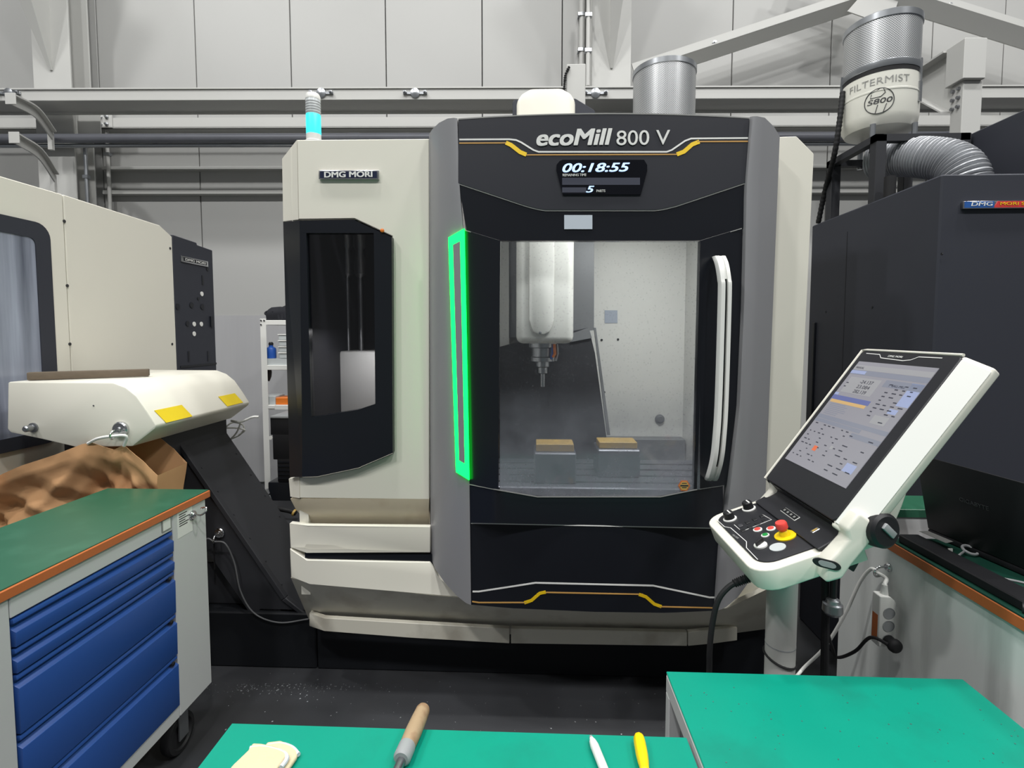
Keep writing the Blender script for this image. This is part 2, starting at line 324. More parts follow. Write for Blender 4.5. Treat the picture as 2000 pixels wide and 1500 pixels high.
# long box beam across the wall
D0, D1 = 4.62, 4.92
z1, z0 = wat(600, 174, D0).z, wat(600, 195, D0).z
bm_ = thing('steel_beam', 'long pale grey steel beam running across the wall above the machines', 'beam', RW @ V((0, D0, z0)))
rot(MB().box(-7, 7, D0, D0 + 0.012, z0, z1)).build('flange', M['steel_paint'], bm_, bevel=0.002, seg=1)
rot(MB().box(-7, 7, D0 + 0.012, D1 - 0.012, z0 + 0.02, z0 + 0.035)).build('web', M['steel_paint'], bm_)
rot(MB().box(-7, 7, D1 - 0.012, D1, z0, z1)).build('flange', M['steel_paint'], bm_)
rot(MB().box(-7, 7, D0 - 0.012, D0 + 0.03, z1, z1 + 0.012)).build('top_lip', M['steel_paint'], bm_)
g1, g0 = wat(600, 229, 5.2).z, wat(600, 250, 5.2).z
gi = thing('wall_girt', 'pale grey wall girt just below the long steel beam', 'beam', RW @ V((0, 5.2, g0)))
rot(MB().box(-7, 7, 5.2, 5.215, g0, g1)).build('flange', M['steel_paint'], gi)
rot(MB().box(-7, 7, 5.2, WD - 0.03, g0 + 0.0, g0 + 0.015)).build('web', M['steel_paint'], gi)
sp_ = rot(MB().box(wat(186, 240, 5.19).x, wat(219, 240, 5.19).x, 5.188, 5.2, g0 + 0.005, g1 + 0.06)).build('splice_plate', M['steel_paint'], gi, bevel=0.002, seg=1)
for (x, y) in ((197, 229), (209, 229), (197, 243), (209, 243)):
    c = wat(x, y, 5.188); rot(MB().lathe([(0.018, 0), (0.018, 0.012), (0.011, 0.014), (0.011, 0.03), (0, 0.03)], c, (0, -1, 0), 6)).build('bolt', M['galv'], sp_)
# thin strips put up in place of the shadow bands on the lower wall
for i, (ya, yb) in enumerate(((326, 332), (372, 380))):
    a, b = wat(600, ya, 5.3).z, wat(600, yb, 5.3).z
    o = rot(MB().box(-4.2, 5.5, 5.27, WD - 0.03, b, a)).build('wall_rail', M['steel_paint'], None, bevel=0.003, seg=1)
    tag(o, ['thin pale rail on the wall, the upper of two below the grey pipes', 'thin pale rail on the wall, the lower of two below the grey pipes'][i], 'rail', 'rails on the wall')
# pipes
def pipe(name, label, ya, yb, D, m, xa=-7, xb=7, couplings=()):
    a, b = wat(600, ya, D).z, wat(600, yb, D).z; r = (a - b) / 2; zc = (a + b) / 2
    t = thing(name, label, 'pipe', RW @ V((0, D, zc)))
    rot(MB().tube([(xa, D, zc), (xb, D, zc)], r, 20)).build('run', M[m], t)
    for x in couplings: rot(MB().tube([(x - 0.06, D, zc), (x + 0.06, D, zc)], r * 1.05, 20)).build('sleeve', M[m], t)
pipe('lagged_pipe', 'thick grey lagged pipe running along the wall under the girt', 260.5, 278, 4.85, 'pipe', couplings=(-1.5, 1.9, 4.0))
pipe('steel_pipe', 'thin dark steel pipe just below the thick grey pipe', 279.5, 287.5, 4.88, 'galv', couplings=(-4.1, -2.6))
def hcolumn(label, pxa, pxb, corbel=True):
    Df = 4.95; Db = 5.19
    xa, xb = wat(pxa, 150, Df).x, wat(pxb, 150, Df).x; xc = (xa + xb) / 2
    t = thing('steel_column', label, 'column', RW @ V((xc, Df, 0)))
    rot(MB().box(xa, xb, Df, Df + 0.016, 0, 9)).build('front_flange', M['steel_paint'], t, bevel=0.002, seg=1)
    rot(MB().box(xa, xb, Db - 0.016, Db, 0, 9)).build('back_flange', M['steel_paint'], t, bevel=0.002, seg=1)
    rot(MB().box(xc - 0.006, xc + 0.006, Df + 0.016, Db - 0.016, 0, 9)).build('web', M['steel_paint'], t)
    if corbel:
        zt = wat(96, 137, Df).z; cb = MB().prism([(xc - 0.008, Df, zt), (xc - 0.008, Df, 6.2), (xc - 0.008, Df - 0.95, 6.2)], (0.016, 0, 0))
        cb = rot(cb).build('corbel_web', M['steel_paint'], t)
        m = MB(); n = V((0, -(6.2 - zt), -0.95)).normalized() * 0.014
        m.prism([V((xc - 0.012, Df, zt)), V((xc + 0.012, Df, zt)), V((xc + 0.2, Df - 0.95, 6.2)), V((xc - 0.2, Df - 0.95, 6.2))], n)
        rot(m).build('corbel_flange', M['steel_paint'], cb)
    # gusset where the beam meets the column
    gz = wat(150, 240, Df).z
    rot(MB().prism([(xb, Df + 0.05, gz - 0.18), (xb + 0.22, Df + 0.05, gz - 0.1), (xb + 0.22, Df + 0.05, gz + 0.18), (xb, Df + 0.05, gz + 0.18)], (0, 0.012, 0))).build('gusset', M['steel_paint'], t)
    return t
hcolumn('pale steel column at the far left of the wall with a tapered corbel', 65, 138)
hcolumn('pale steel column behind the machine top beside the small mesh filter', 1156, 1232)
# vertical conduits beside the columns
for lab, (x, y0, y1, D, r) in (('thin steel conduit hanging beside the far left column', (166, 288, 900, 4.95, 0.016)),
                               ('pale conduit along the right of the far left column', (208, 250, 800, 5.25, 0.018)),
                               ('pale conduit left of the column behind the machine', (1150, -60, 168, 4.85, 0.02)),
                               ('darker conduit at the wall joint behind the machine top', (1138, -60, 168, 5.3, 0.03))):
    a, b = wat(x, y0, D), wat(x, y1, D); t = thing('conduit', lab, 'pipe', RW @ V((a.x, D, b.z)), 'vertical conduits on the wall')
    rot(MB().cyl((a.x, D, b.z), (a.x, D, a.z), r, 12)).build('run', M['galv' if r < 0.017 else 'steel_paint'], t)
    for k in range(1, 4):
        z = lerp(b.z, a.z, k / 3.3); rot(MB().box(a.x - r * 1.5, a.x + r * 1.5, D - r * 1.2, D + r * 1.2, z - 0.015, z + 0.015)).build('clip', M['galv'], t)
# diagonal roof braces
def brace(label, pa, pb, D, wd):
    a, b = wat(*pa, D), wat(*pb, D); d = (b - a).normalized(); n = V((-d.z, 0, d.x))
    if n.z < 0: n = -n
    t = thing('diagonal_brace', label, 'brace', RW @ a, 'diagonal braces of the wall frame')
    rot(MB().prism([a, b, b + n * wd, a + n * wd], (0, 0.012, 0))).build('web', M['steel_paint'], t)
    rot(MB().prism([a, b, b + n * wd * 0.42 + V((0, -0.1, 0)), a + n * wd * 0.42 + V((0, -0.1, 0))], n * 0.01)).build('flange', M['steel_paint'], t)
    for k in (0.35, 0.92):
        p = a.lerp(b, k) + n * wd * 0.7
        rot(MB().lathe([(0.02, 0), (0.02, 0.014), (0.012, 0.016), (0.012, 0.03)], p, (0, -1, 0), 6)).build('bolt', M['galv'], t)
brace('diagonal brace rising right from the small mesh filter to the apex', (1245, 163), (1700, 14), 4.98, 0.19)
brace('diagonal brace falling right from the apex behind the tall mesh filter', (1690, 0), (2120, 133), 4.9, 0.24)
brace('short upper diagonal brace falling right at the top edge behind the filter', (1560, -45), (1725, 12), 5.05, 0.2)
gp = wat(1700, 5, 4.86); tag(rot(MB().prism([wat(1655, 22, 4.86), wat(1690, -18, 4.86), wat(1760, -12, 4.86), wat(1745, 30, 4.86), wat(1700, 38, 4.86)], (0, 0.012, 0))).build('gusset_plate', M['steel_paint'], None, bevel=0.002, seg=1), 'steel gusset plate joining the diagonal braces at the apex', 'plate')
# clamps on the long beam
for i, (x, lab) in enumerate(((18, 'oval steel clamp on the beam at the far left edge'), (628, 'oval steel clamp on the beam just right of the lit beacon'), (811, 'oval steel clamp on the beam midway over the white machine panel'), (1163, 'oval steel clamp on the beam beside the white cover box'), (1838, 'oval steel clamp on the beam right of the tall filter'))):
    c = wat(x, 182, D0 - 0.002); t = thing('beam_clamp', lab, 'clamp', RW @ c, 'clamps on the long beam')
    rot(MB().lathe([(0.04, 0), (0.044, 0.004), (0.04, 0.014), (0.02, 0.02), (0, 0.022)], c + V((0, 0, 0)), (0, -1, 0), 18)).build('cap', M['galv'], t)
    rot(MB().box(c.x - 0.105, c.x + 0.105, c.y - 0.012, c.y, c.z - 0.014, c.z + 0.01)).build('strap', M['galv'], t, bevel=0.002, seg=1)
    for s in (-1, 1): rot(MB().lathe([(0.016, 0), (0.016, 0.018), (0.008, 0.02), (0.008, 0.035)], c + V((s * 0.088, -0.012, 0)), (0, -1, 0), 6)).build('bolt', M['steel'], t)
# brackets carrying the pipes, far left
for i, (p0, p1, lab) in enumerate((((20, 192), (100, 262), 'sloping pale bracket arm under the beam end at the far left'), ((27, 268), (105, 345), 'sloping pale bracket arm below the thick pipe at the far left'))):
    a, b = wat(*p0, 4.2), wat(*p1, 4.75); t = thing('pipe_bracket', lab, 'bracket', RW @ a, 'pipe brackets at the far left')
    mid = a.lerp(b, 0.5) + V((0.02, 0, 0.05))
    P = smooth_path([a, mid, b], 10)
    rot(MB().sheet([[p + V((-0.03, 0, 0.03)), p + V((0.05, 0, 0.03))] for p in P], (0, 0, -0.012))).build('top_flange', M['steel_paint'], t)
    rot(MB().sheet([[p + V((0.0, 0, 0.03)), p + V((0.0, 0, -0.05))] for p in P], (0.012, 0, 0))).build('web', M['steel_paint'], t)
    rot(MB().box(a.x - 0.035, a.x + 0.05, a.y - 0.01, a.y, a.z - 0.05, a.z + 0.04)).build('end_plate', M['steel_paint'], t, bevel=0.002, seg=1)
    rot(MB().box(b.x - 0.03, b.x + 0.01, b.y - 0.01, b.y + 0.02, b.z - 0.14, b.z + 0.02)).build('hanger', M['steel_paint'], t, bevel=0.002, seg=1)
# gantry post behind the dark machine
DP = 3.6
a, b = wat(1880, 200, DP), wat(1918, 200, DP); hx0, hx1 = wat(1884, 100, DP - 0.03).x, wat(1928, 100, DP - 0.03).x; hz1, hz0 = wat(1900, 78, DP).z, wat(1900, 157, DP).z
gt = thing('gantry_post', 'pale steel post with a box head standing behind the dark machine', 'post', RW @ V((a.x, DP, 0)))
rot(MB().box(a.x, b.x, DP, DP + 0.1, 0, hz0)).build('shaft', M['steel_paint'], gt, bevel=0.004, seg=1)
rot(MB().box(hx0, hx1, DP - 0.03, DP + 0.12, hz0, hz1)).build('head', M['steel_paint'], gt, bevel=0.004, seg=1)
arm = rot(MB().prism([(a.x + 0.02, DP + 0.12, hz1 - 0.02), (a.x + 0.02, 4.5, hz1 - 0.02), (a.x + 0.02, 4.5, hz1 - 0.25), (a.x + 0.02, DP + 0.36, hz1 - 0.22), (a.x + 0.02, DP + 0.12, hz1 - 0.42)], (0.012, 0, 0))).build('arm_web', M['steel_paint'], gt)
rot(MB().box(a.x - 0.05, a.x + 0.09, DP + 0.12, 4.5, hz1 - 0.02, hz1 - 0.008)).build('arm_top_flange', M['steel_paint'], gt)
m = MB(); m.sheet([[V((a.x - 0.05, y, z)), V((a.x + 0.09, y, z))] for y, z in ((DP + 0.12, hz1 - 0.42), (DP + 0.36, hz1 - 0.22), (4.5, hz1 - 0.25))], (0, 0, -0.012)); rot(m).build('arm_bottom_flange', M['steel_paint'], gt)
for k in range(4):
    for j in range(2):
        for (y, z) in ((DP + 0.42 + k * 0.07, hz1 - 0.08 - j * 0.07), (DP + 0.06 - 0 * j + 0.0, hz0 + 0.02 - k * 0.06)):
            if y > DP + 0.2: rot(MB().cyl((a.x + 0.02, y, z), (a.x - 0.005, y, z), 0.014, 6)).build('bolt', M['steel'], arm)
            else: rot(MB().cyl((a.x, DP + 0.03 + j * 0.045, z), (a.x - 0.018, DP + 0.03 + j * 0.045, z), 0.012, 6)).build('bolt', M['steel'], gt)

# ================================================================== MILLING MACHINE
YW, YP, YD, YB = 2.12, 1.985, 1.91, 2.31      # white front, pillar inner edge, door middle, base front
mill = thing('milling_machine', 'large cream and black milling machine with a green lit door strip', 'machine', (0.06, 2.8, 0))
XL, XR, ZT = at(552, 500, YW).x, at(1590, 300, YW + 0.06).x, at(700, 272, YW).z
def hdrY(px): return YD + (YP - YD) * ((px - 1180) / 285.0) ** 2
def lowY(px): return YD + (YP - YD) * ((px - 1158) / 238.0) ** 2
def strip(name, px0, px1, top, bot, Yf, m, parent, n=25, t=0.03, off=0.0, rows=2):
    R = []
    for i in range(n):
        x = lerp(px0, px1, i / (n - 1)); a, b = top(x), bot(x)
        R.append([at(x, lerp(a, b, k / (rows - 1)), Yf(x) - off) for k in range(rows)])
    return MB().sheet(R, (0, t, 0)).build(name, m, parent)
# base and shell
base = MB().box(-1.02, 1.12, YB, 3.5, 0, 0.27).build('base', M['base'], mill, bevel=0.006, seg=1)
MB().box(-0.98, 0.95, YB + 0.06, 3.45, 0.27, 0.5).build('plinth', M['base'], mill)
MB().box(XL + 0.03, XL + 0.07, YW + 0.03, 3.5, 0.45, ZT - 0.02).build('side_panel', M['cream'], mill)
MB().box(XR - 0.06, XR - 0.02, YW + 0.1, 3.5, 0.45, ZT - 0.02).build('side_panel', M['cream'], mill)
MB().box(XL + 0.03, XR - 0.02, 3.46, 3.5, 0.3, ZT - 0.02).build('rear_panel', M['dark_machine'], mill)
MB().box(XL + 0.05, XR - 0.04, YW + 0.1, 3.5, ZT - 0.04, ZT - 0.015).build('roof_panel', M['cream'], mill)
# left cream front
main = [(580, 273), (838, 271), (838, 976), (585, 973), (585, 932.5), (620, 931.5), (700, 914.5), (767.5, 885.5), (766, 461), (692, 427), (583, 428.5)]
MB().prism(*pxpoly(main, YW, 0.03)).build('front_panel', M['cream'], mill, bevel=0.003, seg=1)
def YL(px): return YW + max(0, (585 - px)) / 33.0 * 0.07
def facet(name, pts, m, parent, t=0.02, off=0):
    return MB().prism([at(x, y, YL(x) - off) for x, y in pts], (0, t, 0)).build(name, m, parent)
facet('corner_panel', [(551, 310), (580, 273), (583, 428.5), (553, 432)], M['cream'], mill)
facet('corner_panel', [(564, 935), (585, 932.5), (585, 973), (567, 970)], M['cream'], mill)
# recess under the front panel, stained by coolant
R = []
for x, xa in ((567, 602), (590, 622), (838, 838)):
    a = at(x, 974, YL(x)); b = at(xa, 1026, YW + 0.05)
    R.append([a, a.lerp(b, 0.35) + V((0, -0.01, 0)), a.lerp(b, 0.7), b])
MB().sheet(R, (0, 0.02, 0)).build('drip_panel', M['cream_dirty'], mill)
# two drawer fronts with the dark slot between them
Y1 = YW - 0.02
MB().prism([at(x, y, Y1 + (0.05 if x < 590 else 0)) for x, y in ((565, 1022), (600, 1027), (840, 1029), (840, 1080), (600, 1079), (567, 1070))], (0, 0.03, 0)).build('upper_apron', M['cream'], mill, bevel=0.004, seg=2)
MB().box(at(598, 1085, YW).x, at(845, 1085, YW).x, YW - 0.012, YW + 0.06, at(700, 1104, YW).z, at(700, 1078, YW).z).build('apron_slot', M['black'], mill)
lo = [(566, 1071), (600, 1093), (840, 1098), (856, 1126), (880, 1148), (905, 1168), (606, 1140), (568, 1128)]
MB().prism([at(x, y, Y1 + (0.05 if x < 590 else 0)) for x, y in lo], (0, 0.05, 0)).build('lower_apron', M['cream'], mill, bevel=0.004, seg=2)
# sloping underside and skirt
R = []
for (xa, ya), (xb, yb) in (((568, 1128), (603, 1199)), ((606, 1140), (632, 1208)), ((905, 1168), (900, 1222)), ((1000, 1177), (1000, 1229)), ((1290, 1192), (1320, 1233)), ((1420, 1188), (1440, 1226)), ((1500, 1150), (1500, 1218))):
    a = at(xa, ya, Y1 + (0.05 if xa < 590 else 0)); b = at(xb, yb + 10, YB - 0.03); R.append([a, a.lerp(b, 0.5), b])
MB().sheet(R, (0, 0.03, 0)).build('underside_panel', M['cream_scuffed'], mill)
def skirt(pts):
    R = [[at(x, y0, Y), at(x, y1, Y)] for x, y0, y1, Y in pts]
    MB().sheet(R, (0, 0.025, 0)).build('skirt_panel', M['cream_scuffed'], mill, bevel=0.002, seg=1)
skirt([(604, 1197, 1223, YB - 0.09), (633, 1207, 1233, YB - 0.13), (800, 1217, 1246, YB - 0.135), (995, 1228, 1257, YB - 0.14)])
skirt([(998, 1228, 1257, YB - 0.14), (1200, 1232, 1260, YB - 0.14), (1342, 1235, 1262, YB - 0.14)])
skirt([(1344, 1235, 1262, YB - 0.14), (1395, 1230, 1257, YB - 0.13), (1440, 1226, 1251, YB - 0.1)])
# right cream front
MB().prism([at(x, y, YW + 0.06) for x, y in ((1500, 268), (1556, 266), (1590, 300), (1566, 800), (1546, 1190), (1440, 1190))], (0, 0.03, 0)).build('front_panel', M['cream'], mill, bevel=0.003, seg=1)
MB().box(0.9, at(1556, 270, YW + 0.09).x, YW + 0.088, 3.5, ZT - 0.03, at(1556, 266.5, YW + 0.06).z - 0.002).build('roof_panel', M['cream'], mill)
# name plate on the left panel
np_ = MB().prism(*pxpoly([(622, 332), (740, 332), (740, 350), (622, 350)], YW - 0.012, 0.012)).build('name_plate', M['chrome'], mill, bevel=0.003)
MB().prism(*pxpoly([(625, 334.5), (736, 334.5), (736, 347.5), (625, 347.5)], YW - 0.014, 0.003)).build('plate_face', M['navy_plate'], np_)
a = at(634, 346.5, YW - 0.0145); b = at(727, 346.5, YW - 0.0145)
text('DMG MORI', M['white_print'], np_, a, (1, 0, 0), (0, 0, 1), width=(b - a).length, bold=0.035, height=0.022)
# ---- side door with smoked window
sd = []
def rp(name, pts, Y, t, m, parent, bev=0.0): return MB().prism(*pxpoly(pts, Y, t)).build(name, m, parent, bevel=bev, seg=1)
sdoor = rp('side_door', [(586, 431), (690, 429), (765, 463), (767, 884.5), (700, 913.5), (620, 930.5), (590, 931.5), (590, 880), (608, 815), (665, 806), (700, 800), (733, 789), (730, 455), (598, 455), (588, 455)], YW - 0.03, 0.035, M['black'], mill)
rp('door_frame', [(585, 431), (598, 455), (608, 815), (591, 931)], YW - 0.0298, 0.034, M['black'], sdoor)
MB().prism([at(x, y, YL(x) - 0.03) for x, y in ((553, 433), (586, 431), (591, 931.5), (566, 932))], (0, 0.03, 0)).build('door_return', M['black'], sdoor)
rp('window_pane', [(597, 454), (731, 454), (734, 790), (700, 801), (660, 808), (607, 816)], YW - 0.015, 0.006, M['smoked'], sdoor)
c = at(747, 450.5, YW - 0.03); MB().lathe([(0.008, 0), (0.008, 0.006), (0.004, 0.008)], c, (0, -1, 0), 10).build('indicator', M['orange_plastic'], sdoor)
# inside the side door: magazine housing and a cream block
MB().box(XL + 0.08, -0.5, 2.9, 2.93, 0.6, 2.45).build('magazine_back', M['inner_dark'], mill)
MB().box(XL + 0.08, -0.5, 2.4, 2.9, 0.9, 0.95).build('magazine_floor', M['tan_block'], mill)
MB().box(XL + 0.075, XL + 0.09, YW + 0.06, 2.9, 0.6, 2.36).build('magazine_wall', M['inner_dark'], mill)  # dark liner added so the side wall in here stays dim
p, q = at(636, 686, 2.5), at(760, 790, 2.5); MB().box(p.x, q.x + 0.1, 2.5, 2.8, 0.95, p.z).build('magazine_cover', M['inner_white'], mill, bevel=0.015)
for x in (640, 668, 694):
    c = at(x, 560, 2.55); MB().lathe([(0.012, 0), (0.012, 0.38), (0.028, 0.4), (0.028, 0.46), (0.02, 0.52), (0.03, 0.54), (0.03, 0.6), (0.012, 0.64), (0.012, 0.9)], (c.x, 2.62, 1.5), (0, 0, 1), 14).build('tool_holder', M['steel'], mill)
# ---- pillars
inner_l = pw([(230, 893), (360, 897), (450, 905), (700, 911), (950, 917), (1182, 920)])
Lp = []
for fx, fy0, fy1, Y, ex in ((0, 262, 1090, YW - 0.002, 0), (0.12, 252, 1112, YW - 0.03, 0), (0.35, 240, 1138, YW - 0.075, 0), (0.65, 231.5, 1164, YP + 0.03, 0), (0.88, 230, 1178, YP + 0.004, 0), (1.0, 231, 1182, YP, 0)):
    rowp = []
    for k in range(25):
        y = lerp(fy0, fy1, k / 24); xo = lerp(838, 841, k / 24); xi = inner_l(lerp(230, 1182, k / 24)); rowp.append(at(lerp(xo, xi, fx), y, Y))
    Lp.append(rowp)
MB().sheet(Lp, (0.0, 0.04, 0)).build('pillar', M['pillar'], mill, sharp=50)
inner_r = pw([(228, 1465), (360, 1452), (470, 1450), (600, 1447), (800, 1438), (950, 1419), (1050, 1405), (1195, 1394)])
Rp = []
for fx, fy0, fy1, Y in ((0, 228, 1195, YP), (0.1, 227, 1192, YP - 0.012), (0.25, 227, 1186, YP - 0.01), (0.5, 230, 1165, YP + 0.02), (0.8, 247, 1125, YP + 0.06), (1.0, 266, 1090, YP + 0.09)):
    rowp = []
    for k in range(25):
        t = k / 24; y = lerp(fy0, fy1, t); xi = inner_r(lerp(228, 1195, t)); xo = pw([(0, 1523), (0.7, 1500), (1, 1490)])(t); rowp.append(at(lerp(xi, xo, fx), y, Y))
    Rp.append(rowp)
MB().sheet(Rp, (0.0, 0.12, 0)).build('pillar', M['pillar'], mill, sharp=50)
# ---- header with display
htop = lambda x: 222 + 10 * ((x - 1195) / 290.0) ** 2
hbot = pw([(895, 357), (1030, 402), (1060, 409.5), (1285, 409.5), (1318, 402), (1450, 358), (1462, 354)])
hx1 = lambda y: 1463
hdr = strip('header', 895, 1463, htop, hbot, hdrY, M['header'], mill, n=41, t=0.04)
strip('header_rim', 895, 1463, lambda x: hbot(x), lambda x: hbot(x) + 3, hdrY, M['grey_print'], hdr, n=41, t=0.02, off=-0.002)
strip('header_cap', 895, 1463, lambda x: htop(x) - 1.5, lambda x: htop(x) + 1.0, hdrY, M['grey_print'], hdr, n=41, t=0.05, off=0.001)
def ribbon(name, pts, wpx, Yf, m, parent, off=0.0015):
    """flat printed line of constant width that follows the panel surface"""
    P = []
    for (x0, y0), (x1, y1) in zip(pts, pts[1:]):
        k = max(1, int(abs(x1 - x0) / 15))
        for i in range(k): P.append(V((lerp(x0, x1, i / k), lerp(y0, y1, i / k), 0)))
    P.append(V((*pts[-1], 0))); R = []
    for i, p in enumerate(P):
        d = (P[min(i + 1, len(P) - 1)] - P[max(0, i - 1)]).normalized(); n = V((-d.y, d.x, 0)); wv = wpx if not callable(wpx) else wpx(p.x)
        R.append([at(p.x - n.x * wv / 2, p.y - n.y * wv / 2, Yf(p.x) - off), at(p.x + n.x * wv / 2, p.y + n.y * wv / 2, Yf(p.x) - off)])
    return MB().sheet(R, (0, 0.001, 0)).build(name, m, parent)
ribbon('white_line', [(897, 272.5), (995, 272), (1008, 273.5), (1018, 278), (1042, 293), (1052, 296.5), (1302, 296.5), (1312, 293), (1338, 275), (1350, 270.5), (1461, 269.5)], 3.2, hdrY, M['white_print'], hdr)
ribbon('gold_line', [(897, 279.5), (990, 279)], 2.4, hdrY, M['gold_print'], hdr)
ribbon('gold_line', [(1024, 302.5), (1325, 301.5)], 2.4, hdrY, M['gold_print'], hdr)
ribbon('gold_line', [(1362, 276.5), (1461, 276)], 2.6, hdrY, M['gold_print'], hdr)
ribbon('yellow_slash', [(988, 278.5), (998, 283), (1016, 297), (1028, 302)], 8, hdrY, M['yellow_print'], hdr)
ribbon('yellow_slash', [(1322, 301.5), (1336, 296), (1352, 282), (1366, 276.5)], 8, hdrY, M['yellow_print'], hdr)
def onhdr(p, front):
    q = proj(p); return at(q[0], q[1], hdrY(q[0]) - (0.003 if front else 0.001))
def proj(p):
    c = ROT.inverted() @ (V(p) - CAM); return (PPX + F * c.x / -c.z, PPY - F * c.y / -c.z)
a, b = at(1049, 284.5, YD), at(1194, 284.5, YD)
text('ecoMill', M['white_print'], hdr, a, (1, 0, 0.0), (0, 0, 1), width=(b - a).length, bold=0.03, shear=0.2, fn=onhdr, height=0.056)
a, b = at(1204, 284, YD), at(1308, 284, YD)
text('800 V', M['white_print'], hdr, a, (1, 0, 0.0), (0, 0, 1), width=(b - a).length, bold=0.004, fn=onhdr, height=0.052)
disp = strip('display', 1087, 1264, pw([(1087, 322), (1095, 312), (1258, 312), (1264, 322)]), pw([(1087, 334), (1099, 380), (1252, 380), (1264, 334)]), hdrY, M['display'], hdr, n=30, t=0.006, off=0.005)
strip('display_band', 1098, 1250, lambda x: 347, lambda x: 361, hdrY, M['display_band'], disp, n=8, t=0.001, off=0.0055)
strip('display_band', 1098, 1145, lambda x: 366, lambda x: 376, hdrY, M['display_band'], disp, n=4, t=0.001, off=0.0055)
def ondisp(p, front):
    q = proj(p); return at(q[0], q[1], hdrY(q[0]) - (0.008 if front else 0.0056))
a, b = at(1099, 336.5, YD), at(1229, 336.5, YD)
text('00:18:55', M['white_led'], disp, a, (1, 0, 0), (0, 0, 1), width=(b - a).length, bold=0.02, shear=0.25, fn=ondisp, height=0.031)
a, b = at(1099, 344.5, YD), at(1145, 344.5, YD)
text('REMAINING TIME', M['white_print'], disp, a, (1, 0, 0), (0, 0, 1), width=(b - a).length, bold=0.01, fn=ondisp, height=0.009)
a, b = at(1145, 376, YD), at(1160, 376, YD)
text('5', M['white_led'], disp, a, (1, 0, 0), (0, 0, 1), width=(b - a).length, bold=0.02, shear=0.25, fn=ondisp, height=0.023)
a, b = at(1165, 375.5, YD), at(1182, 375.5, YD)
text('PARTS', M['white_print'], disp, a, (1, 0, 0), (0, 0, 1), width=(b - a).length, bold=0.01, fn=ondisp, height=0.009)
# ---- front door
xl = pw([(357, 897), (450, 905), (700, 911), (950, 917), (1182, 920)]); xr = inner_r
def dY(px, y=700):
    L0, R0 = xl(y), xr(y); wl, wr = pw([(470, 977), (957, 973)])(y), pw([(470, 1368), (957, 1356)])(y)
    if px < wl: return lerp(YP, YD, (px - L0) / (wl - L0))
    if px > wr: return lerp(YD, YP, (px - wr) / (R0 - wr))
    return YD
crease = pw([(897, 366), (905, 448), (977, 470), (1368, 470), (1450, 445), (1455, 444)])
door = strip('front_door', 897, 1453, lambda x: hbot(x) + 3, crease, hdrY, M['black'], mill, n=41, t=0.03, off=-0.004)
def side(xa, xb, name):
    R = []
    for k in range(21):
        t = k / 20; ya = lerp(xa[1], xa[3], t); yb = lerp(xb[1], xb[3], t)
        R.append([at(xa[0](ya), ya, xa[4]), at(xb[0](yb), yb, xb[4])])
    return MB().sheet(R, (0, 0.03, 0)).build(name, M['black'], door)
wl = pw([(470, 977), (957, 973)]); wr = pw([(470, 1368), (957, 1356)])
side((xl, 448, 0, 945, YP), (wl, 470, 0, 957, YD), 'door_cheek')
side((wr, 470, 0, 956, YD), (xr, 445, 0, 947, YP), 'door_cheek')
for pts in ([(906, 449), (975, 470)], [(1369, 470), (1449, 446)]): ribbon('crease_trim', pts, 1.6, lambda x: hdrY(x) - 0.002, M['grey_print'], door)
wb = pw([(915, 945), (973, 956.5), (1050, 970), (1290, 970), (1356, 956), (1419, 947)])
strip('door_lower', 917, 1412, wb, pw([(917, 1021), (1405, 1031)]), lambda x: dY(x, 957) + 0.003, M['black'], door, n=41, t=0.03)
ribbon('sill_trim', [(916, 946), (973, 957), (1050, 970.5), (1290, 970.5), (1356, 957), (1412, 948)], 2.0, lambda x: dY(x, 957) + 0.001, M['grey_print'], door)
pane = strip('window_pane', 976, 1367, lambda x: 471.5, pw([(976, 957), (1050, 969.5), (1290, 969.5), (1357, 957), (1367, 955)]), lambda x: YD + 0.006, M['pane'], door, n=14, t=0.006)
c = at(1336, 948.5, YD + 0.005); hx = [V((c.x + 0.0225 * math.cos(math.pi / 3 * k), c.y, c.z + 0.0225 * math.sin(math.pi / 3 * k))) for k in range(6)]
st = MB().prism(hx, (0, -0.002, 0)).build('hexagon_sticker', M['orange_edge'], pane)
MB().prism([c + (p - c) * 0.78 + V((0, -0.0022, 0)) for p in hx], (0, -0.0008, 0)).build('sticker_face', M['tan_block'], st)
MB().prism([c + V((x, -0.0032, z)) for x, z in ((-0.015, -0.002), (0.015, -0.002), (0.015, 0.004), (-0.015, 0.004))], (0, -0.0005, 0)).build('sticker_bar', M['dark_print'], st)
for dz in (-0.008, 0.009): MB().prism([c + V((x, -0.0032, z)) for x, z in ((-0.009, dz), (0.009, dz), (0.009, dz + 0.003), (-0.009, dz + 0.003))], (0, -0.0005, 0)).build('sticker_bar', M['dark_print'], st)
strip('pale_sticker', 1102, 1157, lambda x: 420, lambda x: 447.5, lambda x: hdrY(x) + 0.004, mat('pale_blue_label', srgb(190, 198, 208), 0.5), door, n=5, t=0.002, off=0.003)
